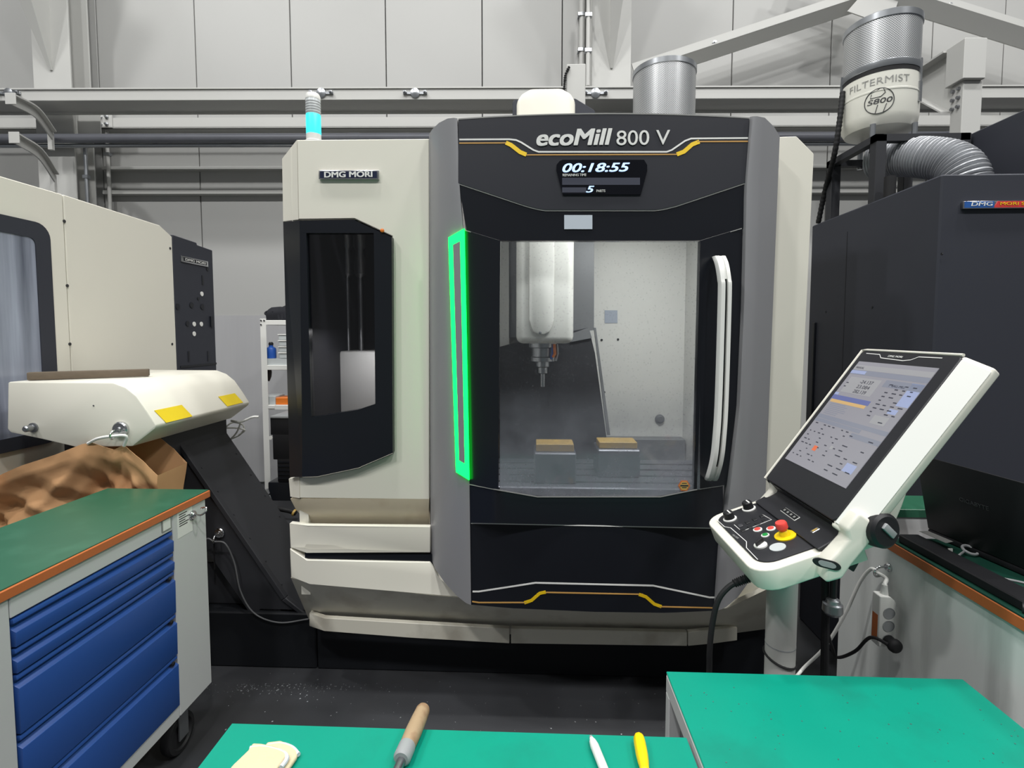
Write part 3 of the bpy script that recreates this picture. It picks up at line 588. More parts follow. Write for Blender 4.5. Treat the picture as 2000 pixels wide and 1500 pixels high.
# handle: long bowed double bar on the right cheek
hp = smooth_path([at(1406, 500, YD + 0.0), at(1412, 515, YD - 0.035), at(1417, 545, YD - 0.055), at(1418, 580, YD - 0.06), at(1412, 780, YD - 0.06), at(1407, 860, YD - 0.06), at(1402, 900, YD - 0.05), at(1394, 930, YD - 0.02), at(1390, 938, YD + 0.01)], 48)
hd = MB().sheet([[p + V((-0.022, 0.0, 0)), p + V((-0.019, -0.008, 0)), p + V((-0.006, -0.010, 0))] for p in hp], (0.0, 0.02, 0)).build('handle', M['white_plastic'], door, sharp=50)
MB().sheet([[p + V((0.004, -0.010, 0)), p + V((0.017, -0.008, 0)), p + V((0.02, 0.0, 0))] for p in hp], (0.0, 0.02, 0)).build('handle_rail', M['white_plastic'], hd, sharp=50)
MB().sheet([[p + V((-0.006, -0.004, 0)), p + V((0.004, -0.004, 0))] for p in hp[:13]], (0, 0.015, 0)).build('handle_infill', M['white_plastic'], hd)
MB().sheet([[p + V((-0.006, -0.004, 0)), p + V((0.004, -0.004, 0))] for p in hp[38:]], (0, 0.015, 0)).build('handle_infill', M['white_plastic'], hd)
MB().sheet([[p + V((-0.006, 0.004, 0)), p + V((0.004, 0.004, 0))] for p in hp[12:39]], (0, 0.01, 0)).build('handle_slot', M['black'], hd)
# ---- lower front panel
lp = strip('lower_front', 918, 1406, pw([(918, 1023), (1406, 1033)]), pw([(920, 1181), (1000, 1188), (1160, 1195), (1300, 1197), (1394, 1193), (1406, 1192)]), lowY, M['black'], mill, n=41, t=0.03, off=-0.004)
ribbon('seam_trim', [(920, 1022), (1404, 1032)], 2.0, lambda x: lowY(x) + 0.003, M['white_print'], lp)
ribbon('white_line', [(923, 1155.5), (935, 1155.5), (1046, 1138.5), (1276, 1144), (1386, 1167), (1396, 1167)], 3.0, lambda x: lowY(x) + 0.004, M['white_print'], lp)
ribbon('gold_line', [(922, 1175), (935, 1177), (1028, 1177)], 2.4, lambda x: lowY(x) + 0.004, M['gold_print'], lp)
ribbon('gold_line', [(1058, 1157), (1256, 1161)], 2.4, lambda x: lowY(x) + 0.004, M['gold_print'], lp)
ribbon('gold_line', [(1288, 1185), (1395, 1187.5)], 2.4, lambda x: lowY(x) + 0.004, M['gold_print'], lp)
ribbon('yellow_slash', [(1024, 1177.5), (1038, 1173), (1054, 1159), (1066, 1156.5)], 6, lambda x: lowY(x) + 0.004, M['yellow_print'], lp)
ribbon('yellow_slash', [(1248, 1161), (1262, 1166), (1278, 1180), (1292, 1185)], 6, lambda x: lowY(x) + 0.004, M['yellow_print'], lp)
# ---- green light strip wrapped round the edge of the left pillar
def gY(px, y): 
    xi = inner_l(y); return YP - 0.014 + max(0.0, (xi - px)) / 55.0 * 0.06
def gbar(pts): return [at(x, y, gY(x, y)) for x, y in pts]
gs = thing('x', 'x', 'x', at(905, 938, YP)); bpy.data.objects.remove(gs)
def loft(a, b, n=14): return [[lerp_v(a[0], a[1], k / (n - 1)), lerp_v(b[0], b[1], k / (n - 1))] for k in range(n)]
def lerp_v(p, q, t): x, y = lerp(p[0], q[0], t), lerp(p[1], q[1], t); return at(x, y, gY(x, y))
gm = MB()
gm.sheet(loft(((875.5, 464), (890.5, 922)), ((884.5, 478), (897, 899))), (0, 0.012, 0))
gm.sheet(loft(((898.5, 471), (907.5, 907)), ((907, 446), (916.5, 938))), (0, 0.012, 0))
gm.sheet([[lerp_v((875.5, 464), (907, 446), k / 5), lerp_v((884.5, 479), (899, 471), k / 5)] for k in range(6)], (0, 0.012, 0))
gm.sheet([[lerp_v((896, 898), (908, 906), k / 5), lerp_v((890.5, 922), (916.5, 938), k / 5)] for k in range(6)], (0, 0.012, 0))
gst = gm.build('light_strip', M['green_led'], mill)
gst['label'] = 'glowing green light strip'
MB().sheet(loft(((884.5, 478), (896, 899)), ((898.5, 471), (908, 906))), (0, 0.006, 0)).build('strip_backing', M['pillar'], gst)
# ---- things on the roof of the machine
Yt = 3.0
p, q = at(1009, 216, Yt), at(1124, 170, Yt)
cap = [(p.x, Yt, ZT - 0.03), (q.x, Yt, ZT - 0.03), (q.x, Yt, q.z - 0.07), (q.x - 0.025, Yt, q.z - 0.03), (q.x - 0.08, Yt, q.z), (p.x + 0.08, Yt, q.z), (p.x + 0.025, Yt, q.z - 0.03), (p.x, Yt, q.z - 0.07)]
MB().prism(cap, (0, 0.4, 0)).build('motor_cover', M['cream'], mill, bevel=0.02, seg=3, ang=20)
p = at(1001, 200, Yt + 0.12); q = at(1162, 215, Yt + 0.12); r_ = at(1124, 192, Yt + 0.12)
MB().prism([(p.x, Yt + 0.12, ZT - 0.03), (q.x, Yt + 0.12, ZT - 0.03), (q.x, Yt + 0.12, q.z), (r_.x, Yt + 0.12, r_.z), (p.x + 0.01, Yt + 0.12, r_.z), (p.x, Yt + 0.12, p.z)], (0, 0.35, 0)).build('drive_cover', M['dark_machine'], mill, bevel=0.004, seg=1)
p, q = at(1106, 200, 3.5), at(1144, 124, 3.5); MB().box(p.x, q.x, 3.5, 3.56, ZT - 0.03, q.z).build('cable_cover', M['steel_paint'], mill, bevel=0.004, seg=1)
P = [at(x, y, 3.49) for x, y in ((1112, 130), (1105, 145), (1103, 160), (1102, 175), (1102, 200))]
MB().tube(smooth_path(P, 40), 0.008, 8, True, lambda t: 0.006 + 0.004 * (math.sin(t * 90) > 0)).build('cable_chain', M['rubber'], mill)
# ---- signal beacon
bc = at(613, 272, YW + 0.12); bt = at(611, 181, YW + 0.12); rB = 0.031; hB = bt.z - bc.z
sg = MB().lathe([(0.036, 0), (0.036, 0.02), (rB, 0.024), (rB, 0.05)], (bc.x, bc.y, bc.z - 0.03), (0, 0, 1), 20).build('signal_light', M['white_plastic'], mill)
MB().lathe([(rB, 0), (rB, 0.082), (rB * 0.98, 0.084)], (bc.x, bc.y, bc.z + 0.018), (0, 0, 1), 20).build('lit_segment', M['cyan_led'], sg)
z2 = bc.z + 0.102
MB().lathe([(rB, 0), (rB, hB - 0.13), (rB * 0.97, hB - 0.128)], (bc.x, bc.y, z2), (0, 0, 1), 20).build('clear_segment', M['clear_plastic'], sg)
for k in range(5): MB().lathe([(rB * 1.02, 0), (rB * 1.02, 0.004)], (bc.x, bc.y, z2 + 0.004 + k * 0.011), (0, 0, 1), 20).build('segment_ring', M['grey_plastic'], sg)
MB().lathe([(rB * 1.02, 0), (rB * 1.02, 0.012), (rB * 0.85, 0.024), (rB * 0.4, 0.03), (0, 0.031)], (bc.x, bc.y, bc.z + hB - 0.031), (0, 0, 1), 20).build('beacon_cap', M['white_plastic'], sg)
# ---- working chamber behind the window
CX0, CX1, CY0, CY1, CZ0, CZ1 = -0.36, 0.98, 2.24, 3.35, 0.72, 2.36
MB().box(CX0, CX1, CY1, CY1 + 0.02, CZ0, CZ1).build('chamber_back', M['inner_white'], mill)
MB().box(CX1, CX1 + 0.02, CY0, CY1, CZ0, CZ1).build('chamber_side', M['inner_white'], mill)
MB().box(CX0 - 0.02, CX0, CY0, CY1, CZ0, CZ1).build('chamber_side', M['inner_white'], mill)
MB().box(CX0, CX1, CY0, CY1, CZ1, CZ1 + 0.02).build('chamber_roof', M['inner_white'], mill)
MB().box(CX0, CX1, CY0 - 0.03, CY1, CZ0 - 0.02, CZ0).build('chamber_floor', M['inner_steel'], mill)
# rear sheet: grey column cover and dark bellows
Yc = 3.2
rp('column_cover', [(990, 380), (1161, 380), (1160, 645), (990, 660)], Yc, 0.03, M['inner_grey'], mill)
rp('column_door', [(940, 380), (994, 380), (994, 688), (940, 700)], Yc - 0.05, 0.03, M['inner_white'], mill)
rp('bellows', [(930, 690), (996, 672), (1150, 640), (1162, 690), (1184, 850), (1184, 1010), (930, 1010)], Yc - 0.1, 0.03, M['inner_dark'], mill)
rp('bellows_fold', [(1115, 652), (1150, 640), (1156, 660), (1115, 668)], Yc - 0.12, 0.02, M['inner_grey'], mill)
rp('rear_guide', [(1160, 640), (1164, 640), (1192, 850), (1186, 850)], Yc - 0.11, 0.02, M['inner_grey'], mill)
# spindle head
Ys = 2.62
x0, x1, zb = at(1008, 600, Ys).x, at(1121, 600, Ys).x, at(1060, 671, Ys).z
sp = MB().box(x0, x1, Ys, Ys + 0.4, zb, CZ1).build('spindle_head', M['steel_paint'], mill, bevel=0.035, seg=3)
xa, xb = at(1033, 600, Ys).x, at(1082, 600, Ys).x
fl_ = [(xa, Ys, CZ1 - 0.02), (xb, Ys, CZ1 - 0.02), (xb, Ys, zb + 0.12), (xb - 0.02, Ys, zb + 0.06), (xb - 0.05, Ys, zb + 0.045), (xa + 0.05, Ys, zb + 0.045), (xa + 0.02, Ys, zb + 0.06), (xa, Ys, zb + 0.12)]
MB().prism([V(p) for p in fl_], (0, -0.018, 0)).build('head_front', M['steel_paint'], sp, bevel=0.008, seg=2)
c = at(1062, 675, Ys + 0.16); zc = zb
nose = MB().lathe([(0.075, 0), (0.075, 0.025), (0.06, 0.03), (0.06, 0.075), (0.066, 0.08), (0.066, 0.1), (0.035, 0.104), (0.035, 0.13), (0.026, 0.135), (0.026, 0.165), (0.012, 0.17), (0.012, 0.24)], (at(1060, 675, Ys + 0.16).x, Ys + 0.16, zb + 0.002), (0, 0, -1), 28).build('spindle_nose', M['steel'], sp)
for k, (dx, mm) in enumerate(((0.06, 'orange_plastic'), (0.05, 'blue_plastic'), (0.075, 'steel'))):
    cc = V((at(1060, 675, Ys + 0.1).x + dx, Ys + 0.1 + 0.01 * k, zb - 0.005)); MB().tube([cc, cc + V((0.004, 0, -0.05)), cc + V((-0.006, 0, -0.07 - 0.01 * k))], 0.007, 8).build('coolant_nozzle', M[mm], sp)
c = at(1055, 650, Ys - 0.02); MB().lathe([(0.008, 0), (0.008, 0.006), (0.003, 0.008)], c, (0, -1, 0), 8).build('head_bolt', M['steel'], sp)
# table, tan bars in place of window reflections on added supports, wall fittings
tb = MB().box(-0.3, 0.95, 2.42, 2.98, CZ0 + 0.08, 0.86).build('table', M['inner_steel'], mill, bevel=0.006, seg=1)
for k in range(4): MB().box(-0.3, 0.95, 2.50 + k * 0.12, 2.518 + k * 0.12, 0.858, 0.862).build('slot', M['inner_dark'], tb)
for (xa, xb, ya, yb, Y) in ((1047, 1121, 868, 882, 2.5), (1170, 1245, 864, 876, 2.62)):
    p, q = at(xa, yb, Y), at(xb, ya, Y); MB().box(p.x, q.x, Y, Y + 0.12, p.z, q.z).build('vice_jaw', M['tan_block'], mill, bevel=0.003, seg=1)
    MB().box(p.x - 0.01, q.x + 0.01, Y - 0.03, Y + 0.16, 0.862, p.z).build('vice_body', M['inner_steel'], mill, bevel=0.006, seg=1)
MB().box(-0.34, 0.97, 3.25, 3.34, CZ0, at(1300, 858, 3.25).z).build('rear_ledge', M['inner_grey'], mill, bevel=0.004, seg=1)
rp('warning_label', [(1181, 606), (1206, 606), (1206, 631), (1181, 631)], CY1 - 0.004, 0.003, mat('grey_blue_label', srgb(160, 168, 184), 0.5), mill)
c = at(1288, 818, CY1 - 0.001); MB().lathe([(0.03, 0), (0.03, 0.012), (0.018, 0.016), (0.018, 0.024)], c, (0, -1, 0), 16).build('wash_nozzle', M['inner_grey'], mill)
for (x, y) in ((1175, 664), (1207, 663), (1180, 766)):
    MB().lathe([(0.008, 0), (0.008, 0.004)], at(x, y, CY1 - 0.001), (0, -1, 0), 8).build('rivet', M['inner_dark'], mill)
wl_ = MB().box(0.3, 0.9, 2.3, 2.36, CZ1 - 0.03, CZ1 - 0.002).build('work_lamp', M['lamp_lens'], mill, bevel=0.004, seg=1)
lamp('machine_work_lamp', (0.6, 2.33, CZ1 - 0.035), 0.6, 0.06, 17)
lamp('machine_work_lamp', (-0.1, 2.33, CZ1 - 0.035), 0.4, 0.06, 1.5)
lamp('machine_work_lamp', (-0.72, 2.3, 1.62), 0.25, 0.05, 1.6)  # fill lamp added to brighten the space behind the side door

# ================================================================== CHIP CONVEYOR
HN, HF, IN_ = 2.0, 2.69, 2.33                # hood near and far side, near side of the incline
conv = thing('chip_conveyor', 'chip conveyor with cream hood and black incline left of the milling machine', 'conveyor', (-1.45, 2.5, 0))
prof = [(15, 746), (220, 747.5), (245, 757), (266, 774), (286, 802), (305, 831), (302, 838), (258, 872), (150, 874), (82, 858), (20, 845), (14, 838)]
near = [at(x, y, HN) for x, y in prof]
hood = MB().prism(near, (0, HF - HN, 0)).build('hood', M['cream'], conv, bevel=0.006, seg=2, ang=20)
c = at(66, 835, HN); MB().lathe([(0.02, 0), (0.02, 0.006), (0.013, 0.008), (0.013, 0.035), (0.009, 0.04)], c, (0, -1, 0), 16).build('latch_pin', M['steel'], hood)
for (x, y) in ((183, 792),): MB().lathe([(0.003, 0), (0.003, 0.002)], at(x, y, HN), (0, -1, 0), 8).build('screw', M['steel'], hood)
# yellow stickers on the sloping face
A, B = near[4], near[5]; du = (B - A).normalized(); nn = V((-du.z, 0, du.x)); nn = nn if nn.z > 0 else -nn
def card(t0, t1, y0, y1, sk):
    P = [A + (B - A) * t0 + V((0, y0, 0)), A + (B - A) * t0 + V((0, y1, 0)), A + (B - A) * t1 + V((0, y1 + sk, 0)), A + (B - A) * t1 + V((0, y0 + sk, 0))]
    return MB().prism([p + nn * 0.0015 for p in P], nn * 0.0015).build('yellow_sticker', M['yellow_card'], hood)
card(0.1, 1.0, 0.035, 0.2, 0.02); card(0.05, 0.9, 0.47, 0.61, 0.02)
# incline: closed trough, near side Y=IN_, far side HF
it, ib = at(330, 838, IN_), at(556, 1168, IN_)
d = (ib - it).normalized(); n = V((d.z, 0, -d.x)); n = n if n.x < 0 else -n    # towards lower left
th = 0.19
foot = at(612, 1212, IN_)
P = [it - d * 0.1, ib, foot, V((foot.x, IN_, 0.275)), V((ib.x - 0.12, IN_, 0.275)), ib + n * th + d * 0.0, it + n * th - d * 0.1]
inc = MB().prism(P, (0, HF - IN_, 0)).build('incline_trough', M['conveyor'], conv, bevel=0.003, seg=1)
MB().prism([it - d * 0.1 - n * 0.012 + V((0, -0.012, 0)), ib - n * 0.012 + V((0, -0.012, 0)), ib + n * 0.012 + V((0, -0.012, 0)), it + n * 0.012 - d * 0.1 + V((0, -0.012, 0))], (0, 0.03, 0)).build('edge_rail', M['conveyor'], inc, bevel=0.003, seg=1)
MB().prism([ib - n * 0.012 + V((0, -0.012, 0)), foot + V((0, -0.012, 0.012)), foot + V((0, -0.012, -0.012)), ib + n * 0.012 + V((0, -0.012, 0))], (0, 0.03, 0)).build('edge_rail', M['conveyor'], inc, bevel=0.003, seg=1)
for k in range(7):
    p = it.lerp(ib, 0.1 + k * 0.14) - n * 0.001 + V((0, 0.035, 0)); MB().lathe([(0.004, 0), (0.004, 0.002), (0.002, 0.003)], p, -n, 8).build('screw', M['conveyor'], inc)
    p = it.lerp(ib, 0.1 + k * 0.14) - n * 0.001 + V((0, HF - IN_ - 0.035, 0)); MB().lathe([(0.004, 0), (0.004, 0.002), (0.002, 0.003)], p, -n, 8).build('screw', M['conveyor'], inc)
# discharge body and motor under the hood
p, q = at(90, 862, HN + 0.12), at(250, 920, HN + 0.12)
MB().box(p.x, it.x + 0.06, HN + 0.2, HF, 0.95, near[8].z + 0.02).build('discharge_chute', M['conveyor'], conv, bevel=0.005, seg=1)
MB().lathe([(0.045, 0), (0.045, 0.16), (0.02, 0.165), (0.02, 0.2)], at(318, 925, IN_ - 0.02) + V((-0.06, 0, 0)), (0.9, -0.2, 0.3), 14).build('drive_handle', M['steel'], conv)
MB().box(-1.85, -1.025, YB, 3.3, 0, 0.27).build('tank_base', M['base'], conv, bevel=0.006, seg=1)
MB().box(-1.8, foot.x - 0.3, IN_ + 0.05, 3.3, 0.27, at(440, 1095, 2.4).z).build('coolant_tank', M['conveyor'], conv, bevel=0.005, seg=1)
# bar lying on the hood
a, b = at(55, 741, HN + 0.06), at(292, 733.5, HN + 0.28); zt = near[0].z
a.z = b.z = zt + 0.0185; dd = (b - a).normalized(); sd_ = V((-dd.y, dd.x, 0)); 
m = MB(); rws = []
for k in range(9):
    p = a.lerp(b, k / 8); h = 0.018 * (1 - 0.25 * (k / 8)); rws.append((p, h))
m.obox((a + b) / 2, dd * (b - a).length / 2, sd_ * 0.018, V((0, 0, 0.0165)))
tag(m.build('weathered_bar', M['bar_wood'], None, bevel=0.004, seg=2), 'long grey brown bar lying on top of the cream conveyor hood', 'bar')

# ================================================================== MAGNETIC HOOKS
def hook(label, p, nrm, r=0.03, down=V((0, 0, -1))):
    nrm = V(nrm).normalized(); t = thing('magnetic_hook', label, 'hook', p, 'round magnetic hooks')
    MB().lathe([(r, 0), (r, r * 0.35), (r * 0.85, r * 0.5), (0.012, r * 0.5), (0.010, r * 0.75)], p, nrm, 20).build('magnet', M['chrome'], t)
    o = p + nrm * r * 0.75
    pts = smooth_path([o, o + nrm * 0.02, o + nrm * 0.035 + down * 0.014, o + nrm * 0.03 + down * 0.03, o + nrm * 0.012 + down * 0.026], 16)
    MB().tube(pts, 0.0035, 8).build('hook_wire', M['chrome'], t); return o + nrm * 0.03 + down * 0.024
hh = hook('round magnetic hook on the cream conveyor hood holding a white cord', at(238, 838, HN), (0, -1, 0), 0.032)

# ================================================================== PAPER CHIP SACK under the hood
sack = MB(); rows = []
top_px = [(-60, 952), (0, 930), (50, 907), (100, 890), (150, 870), (172, 866), (200, 872), (225, 878), (245, 868), (262, 880), (285, 898), (310, 928)]
n = 96
tp = resample([V((x, y, 0)) for x, y in top_px], n)
for i, p in enumerate(tp):
    u = i / (n - 1); fr = at(p.x, p.y, 1.985 + 0.02 * math.sin(u * 9)); col_ = []
    for k in range(44):
        v = k / 43; z = lerp(fr.z, 0.6, v)
        tri = lambda q: abs((q % 1.0) * 2 - 1)
        fold = 0.06 * tri(u * 2.3 + v * 1.5 + 0.15 * math.sin(v * 5)) + 0.03 * tri(u * 4.7 - v * 3.1 + 0.3) + 0.012 * tri(u * 8.3 + v * 5 + 0.4 * math.sin(u * 9)) + 0.010 * tri(u * 26 + math.sin(v * 6)) * max(0, 1 - v * 3.5)
        col_.append(V((fr.x + 0.02 * (tri(v * 2 + u * 3) - 0.5) * v, max(1.975, min(2.15, 1.978 + fold * 1.1 * min(1, max(0.12, (v - 0.06) * 3.5)))), z)))
    rows.append(col_)
back = [[V((p.x - 0.02, 2.18 + 0.02 * math.sin(p.z * 14 + p.x * 9), p.z)) for p in r] for r in rows]
full = []
N = len(rows)
for r in rows: full.append(r)
for r in reversed(back): full.append(r)
full.append(rows[0])
sack.sheet(full, (0, 0.002, 0.0))
tag(sack.build('paper_sack', M['paper'], None, sharp=75), 'crumpled brown paper sack hanging open under the cream hood', 'sack')
r0 = at(172, 866, 1.985); r1 = at(246, 870, 1.985)
cp = smooth_path([r0, at(190, 857, 1.97), hh + V((0, 0, 0.005)), at(246, 852, 1.965), r1 + V((0, -0.01, 0))], 30)
tag(MB().tube(cp, 0.006, 8).build('hanging_cord', M['rope'], None), 'white cord tying the paper sack to the magnetic hook', 'cord')
lp_ = smooth_path([at(452, 822, HF - 0.02), at(470, 824, HF - 0.05), at(492, 815, HF - 0.05), at(505, 814, HF - 0.04)], 20)
t = thing('rope_loop', 'frayed white rope hanging behind the conveyor hood corner', 'rope', at(470, 830, HF))
MB().tube(lp_, 0.006, 8).build('strand', M['rope'], t)
for q in ([(436, 838), (455, 825), (476, 832), (470, 848), (450, 858)], [(433, 836), (460, 836), (478, 840), (466, 850)], [(470, 826), (462, 845), (448, 860)]):
    MB().tube(smooth_path([at(x, y, HF + 0.02 * k) for k, (x, y) in enumerate(q)], 18), 0.0045, 8).build('strand', M['rope'], t)

# ================================================================== CREAM LATHE at the left
LX = -2.3
lathe_ = thing('cream_lathe', 'cream turning machine at the left edge with a dark framed window', 'machine', (LX - 0.4, 2.7, 0))
def lp3(x, y, off=0.0): return atx(x, y, LX + off)
top0, top1 = lp3(-60, 326), lp3(312, 440)
cut = lp3(124, 400).y
ych = lp3(336, 462); 
bodyA = MB().prism([(LX, 1.9, 0), (LX, 1.9, top0.z), (LX, cut - 0.002, top0.z), (LX, cut - 0.002, 0)], (-1.0, 0, 0)).build('front_body', M['cream'], lathe_, bevel=0.004, seg=1)
MB().prism([(LX, cut + 0.002, 0), (LX, cut + 0.002, top0.z), (LX, top1.y, top1.z), (LX, ych.y, ych.z), (LX, ych.y, 0)], (-1.0, 0, 0)).build('side_cover', M['cream'], lathe_, bevel=0.004, seg=1)
for (x, y) in ((125, 432), (136, 672), (332, 485), (336, 672), (131, 558)): MB().lathe([(0.008, 0), (0.008, 0.003)], lp3(x, y), (1, 0, 0), 8).build('screw', M['dark_print'], lathe_)
# window with thick dark frame, rounded corner
wy1, wy0 = lp3(101, 600).y, 1.92; wz1, wz0 = lp3(50, 430).z, lp3(60, 872).z
def rrect(y0, y1, z0, z1, r, x, n=6):
    out = []
    for (cy, cz, a0) in ((y1 - r, z1 - r, 0), (y0 + r, z1 - r, 90), (y0 + r, z0 + r, 180), (y1 - r, z0 + r, 270)):
        for k in range(n + 1): a = math.radians(a0 + 90 * k / n); out.append(V((x, cy + r * math.cos(a), cz + r * math.sin(a))))
    return out
fr = rrect(wy0, wy1, wz0, wz1, 0.07, LX + 0.012); fi = rrect(wy0 + 0.05, wy1 - 0.075, wz0 + 0.06, wz1 - 0.075, 0.03, LX + 0.012)
m = MB(); k = len(fr); m.add([*fr, *fi, *[p - V((0.02, 0, 0)) for p in fr], *[p - V((0.006, 0, 0)) for p in fi]], [(i, (i + 1) % k, k + (i + 1) % k, k + i) for i in range(k)] + [(i, (i + 1) % k, 2 * k + (i + 1) % k, 2 * k + i) for i in range(k)] + [(k + i, k + (i + 1) % k, 3 * k + (i + 1) % k, 3 * k + i) for i in range(k)])
wf = m.build('window_frame', M['dark_machine'], lathe_)
MB().prism([p + V((-0.004, 0, 0)) for p in fi], (-0.006, 0, 0)).build('window_pane', M['lathe_glass'], wf)
# dark end cabinet
e0, e1, e2, e3 = lp3(336, 458), lp3(384, 470), lp3(385.5, 481), lp3(415, 489)
ec = MB().prism([(LX, ych.y + 0.004, 0), (LX, ych.y + 0.004, e0.z), (LX, e1.y, e0.z - 0.01), (LX, e2.y, e3.z + 0.01), (LX, e3.y, e3.z), (LX, e3.y, 0)], (-0.8, 0, 0)).build('end_cabinet', M['dark_machine'], lathe_, bevel=0.004, seg=1)
MB().box(LX - 0.002, LX + 0.004, ych.y + 0.03, e3.y - 0.002, lp3(380, 716).z, lp3(380, 712).z).build('cabinet_seam', M['black'], ec)
for (x, y, r, mm) in ((394, 574, 0.016, 'white_plastic'), (387, 583, 0.011, 'black'), (347, 599, 0.02, 'black'), (374, 596, 0.02, 'black'), (395, 599, 0.02, 'black'), (366, 632, 0.018, 'black'), (379, 633, 0.016, 'white_plastic'), (393, 633, 0.016, 'white_plastic'), (379, 652, 0.016, 'white_plastic'), (405, 526, 0.012, 'black')):
    MB().lathe([(r, 0), (r, 0.003)], lp3(x, y, 0.001), (1, 0, 0), 16).build('port_hole', M[mm], ec)
for (x, ya, yb) in ((395, 538, 556), (368, 686, 707), (406, 686, 706)):
    p, q = lp3(x, ya), lp3(x, yb); MB().box(LX, LX + 0.003, p.y - 0.008, p.y + 0.008, q.z, p.z).build('slot', M['black'], ec)
p, q = lp3(411, 618), lp3(411, 638); MB().box(LX, LX + 0.012, p.y - 0.012, p.y + 0.012, q.z, p.z).build('latch', M['black'], ec)
p0, p1 = lp3(352, 499), lp3(405, 521)
pl = MB().box(LX, LX + 0.008, p0.y, p1.y, lp3(352, 511).z, p0.z).build('name_plate', M['chrome'], ec, bevel=0.003)
MB().box(LX + 0.007, LX + 0.0095, p0.y + 0.02, p1.y - 0.02, lp3(352, 511).z + 0.008, p0.z - 0.008).build('plate_face', M['black'], pl)
text('DMG MORI', M['white_print'], pl, (LX + 0.0097, p0.y + 0.035, lp3(352, 511).z + 0.012), (0, 1, 0), (0, 0, 1), width=p1.y - p0.y - 0.07, bold=0.008, height=p0.z - lp3(352, 511).z - 0.024)

# ================================================================== TOOL CABINET with blue drawers
CX, CYF, CZT = -1.295, 1.965, 0.972
cab = thing('drawer_cabinet', 'light grey tool cabinet with blue drawers and dark green worktop', 'cabinet', (CX - 0.22, 1.45, 0))
wt = MB().box(CX - 0.415, CX + 0.008, 0.9, CYF, CZT - 0.028, CZT - 0.001).build('worktop', M['orange_edge'], cab, bevel=0.002, seg=1)
MB().box(CX - 0.413, CX + 0.003, 0.902, CYF - 0.003, CZT - 0.002, CZT + 0.002).build('top_mat', M['dark_green_top'], wt)
ZB = 0.185
zt_ = CZT - 0.028
# carcass: frame around the drawer opening
f0 = atx(340, 1100, CX).y; f1 = atx(24, 1250, CX).y; dz1 = atx(336, 1036, CX).z; dz0 = atx(345, 1383, CX).z
cb = MB().box(CX - 0.405, CX - 0.02, 0.92, CYF - 0.02, ZB, zt_).build('carcass', M['cab_grey'], cab)
MB().box(CX - 0.03, CX, f0 + 0.002, CYF - 0.02, ZB, zt_).build('corner_post', M['cab_grey'], cb, bevel=0.003, seg=1)
MB().box(CX - 0.03, CX, 0.92, f1 - 0.002, ZB, zt_).build('corner_post', M['cab_grey'], cb, bevel=0.003, seg=1)
MB().box(CX - 0.03, CX - 0.001, f1, f0, dz1, zt_).build('top_rail', M['cab_grey'], cb, bevel=0.002, seg=1)
MB().box(CX - 0.03, CX - 0.001, f1, f0, ZB, dz0).build('bottom_rail', M['cab_grey'], cb, bevel=0.002, seg=1)
bounds = [atx(338, y, CX).z for y in (1036, 1078, 1115, 1201, 1285)] + [dz0]
for i, (za, zb_) in enumerate(zip(bounds, bounds[1:])):
    lipz = za - 0.018
    pr = [(CX - 0.02, za - 0.004), (CX + 0.000, za - 0.003), (CX + 0.002, za - 0.014), (CX - 0.012, za - 0.017), (CX - 0.014, za - 0.026), (CX + 0.006, za - 0.036), (CX + 0.004, zb_ + 0.003), (CX - 0.02, zb_ + 0.003)]
    dr = MB().prism([V((x, f1 + 0.004, z)) for x, z in pr], (0, f0 - f1 - 0.008, 0)).build('drawer', M['blue'], cab, bevel=0.0015, seg=2)
    if i > 1: MB().lathe([(0.008, 0), (0.008, 0.012), (0.005, 0.014)], (CX - 0.006, f0 - 0.03, za - 0.019), (1, 0, 0), 10).build('lock_stud', M['black_plastic'], dr)
# stickers
p, q = atx(315, 1018, CX), atx(335, 1031, CX)
lb = MB().box(CX - 0.0005, CX + 0.0012, p.y, q.y, q.z, p.z).build('small_label', M['grey_print'], cab)
MB().box(CX + 0.001, CX + 0.0016, p.y + 0.006, q.y - 0.006, q.z + 0.004, p.z - 0.003).build('label_field', M['white_print'], lb)
p, q = atx(345, 1003, CX), atx(376, 1036, CX)
lb = MB().box(CX - 0.0005, CX + 0.001, p.y, q.y, q.z, p.z).build('info_label', M['white_print'], cab)
for k in range(6): MB().box(CX + 0.0008, CX + 0.0014, p.y + 0.01, p.y + 0.02 + random.uniform(0.02, 0.06), p.z - 0.012 - k * 0.0085, p.z - 0.0085 - k * 0.0085).build('print_line', M['dark_print'], lb)
def caster(x, y):
    cs = MB().box(x - 0.035, x + 0.035, y - 0.045, y + 0.045, ZB - 0.012, ZB).add([], []).build('caster', M['galv'], cab)
    MB().box(x - 0.026, x - 0.021, y - 0.025, y + 0.025, 0.06, ZB - 0.012).build('fork', M['galv'], cs); MB().box(x + 0.021, x + 0.026, y - 0.025, y + 0.025, 0.06, ZB - 0.012).build('fork', M['galv'], cs)
    MB().lathe([(0.055, -0.02), (0.07, -0.018), (0.074, -0.01), (0.074, 0.01), (0.07, 0.018), (0.055, 0.02), (0.05, 0.012), (0.02, 0.014), (0.015, 0.022)], (x, y, 0.0745), (1, 0, 0), 28).build('wheel', M['rubber'], cs)
caster(CX - 0.055, CYF - 0.15); caster(CX - 0.35, CYF - 0.15); caster(CX - 0.055, 1.02); caster(CX - 0.35, 1.02)
hook('round magnetic hook on the corner of the blue drawer cabinet', atx(375, 1006, CX + 0.001), (1, 0, 0), 0.018, V((0, 0.6, 0.8)))
hk = hook('round magnetic hook on the black conveyor side holding a thin cable', at(430, 1040, IN_), (0, -1, 0), 0.024)
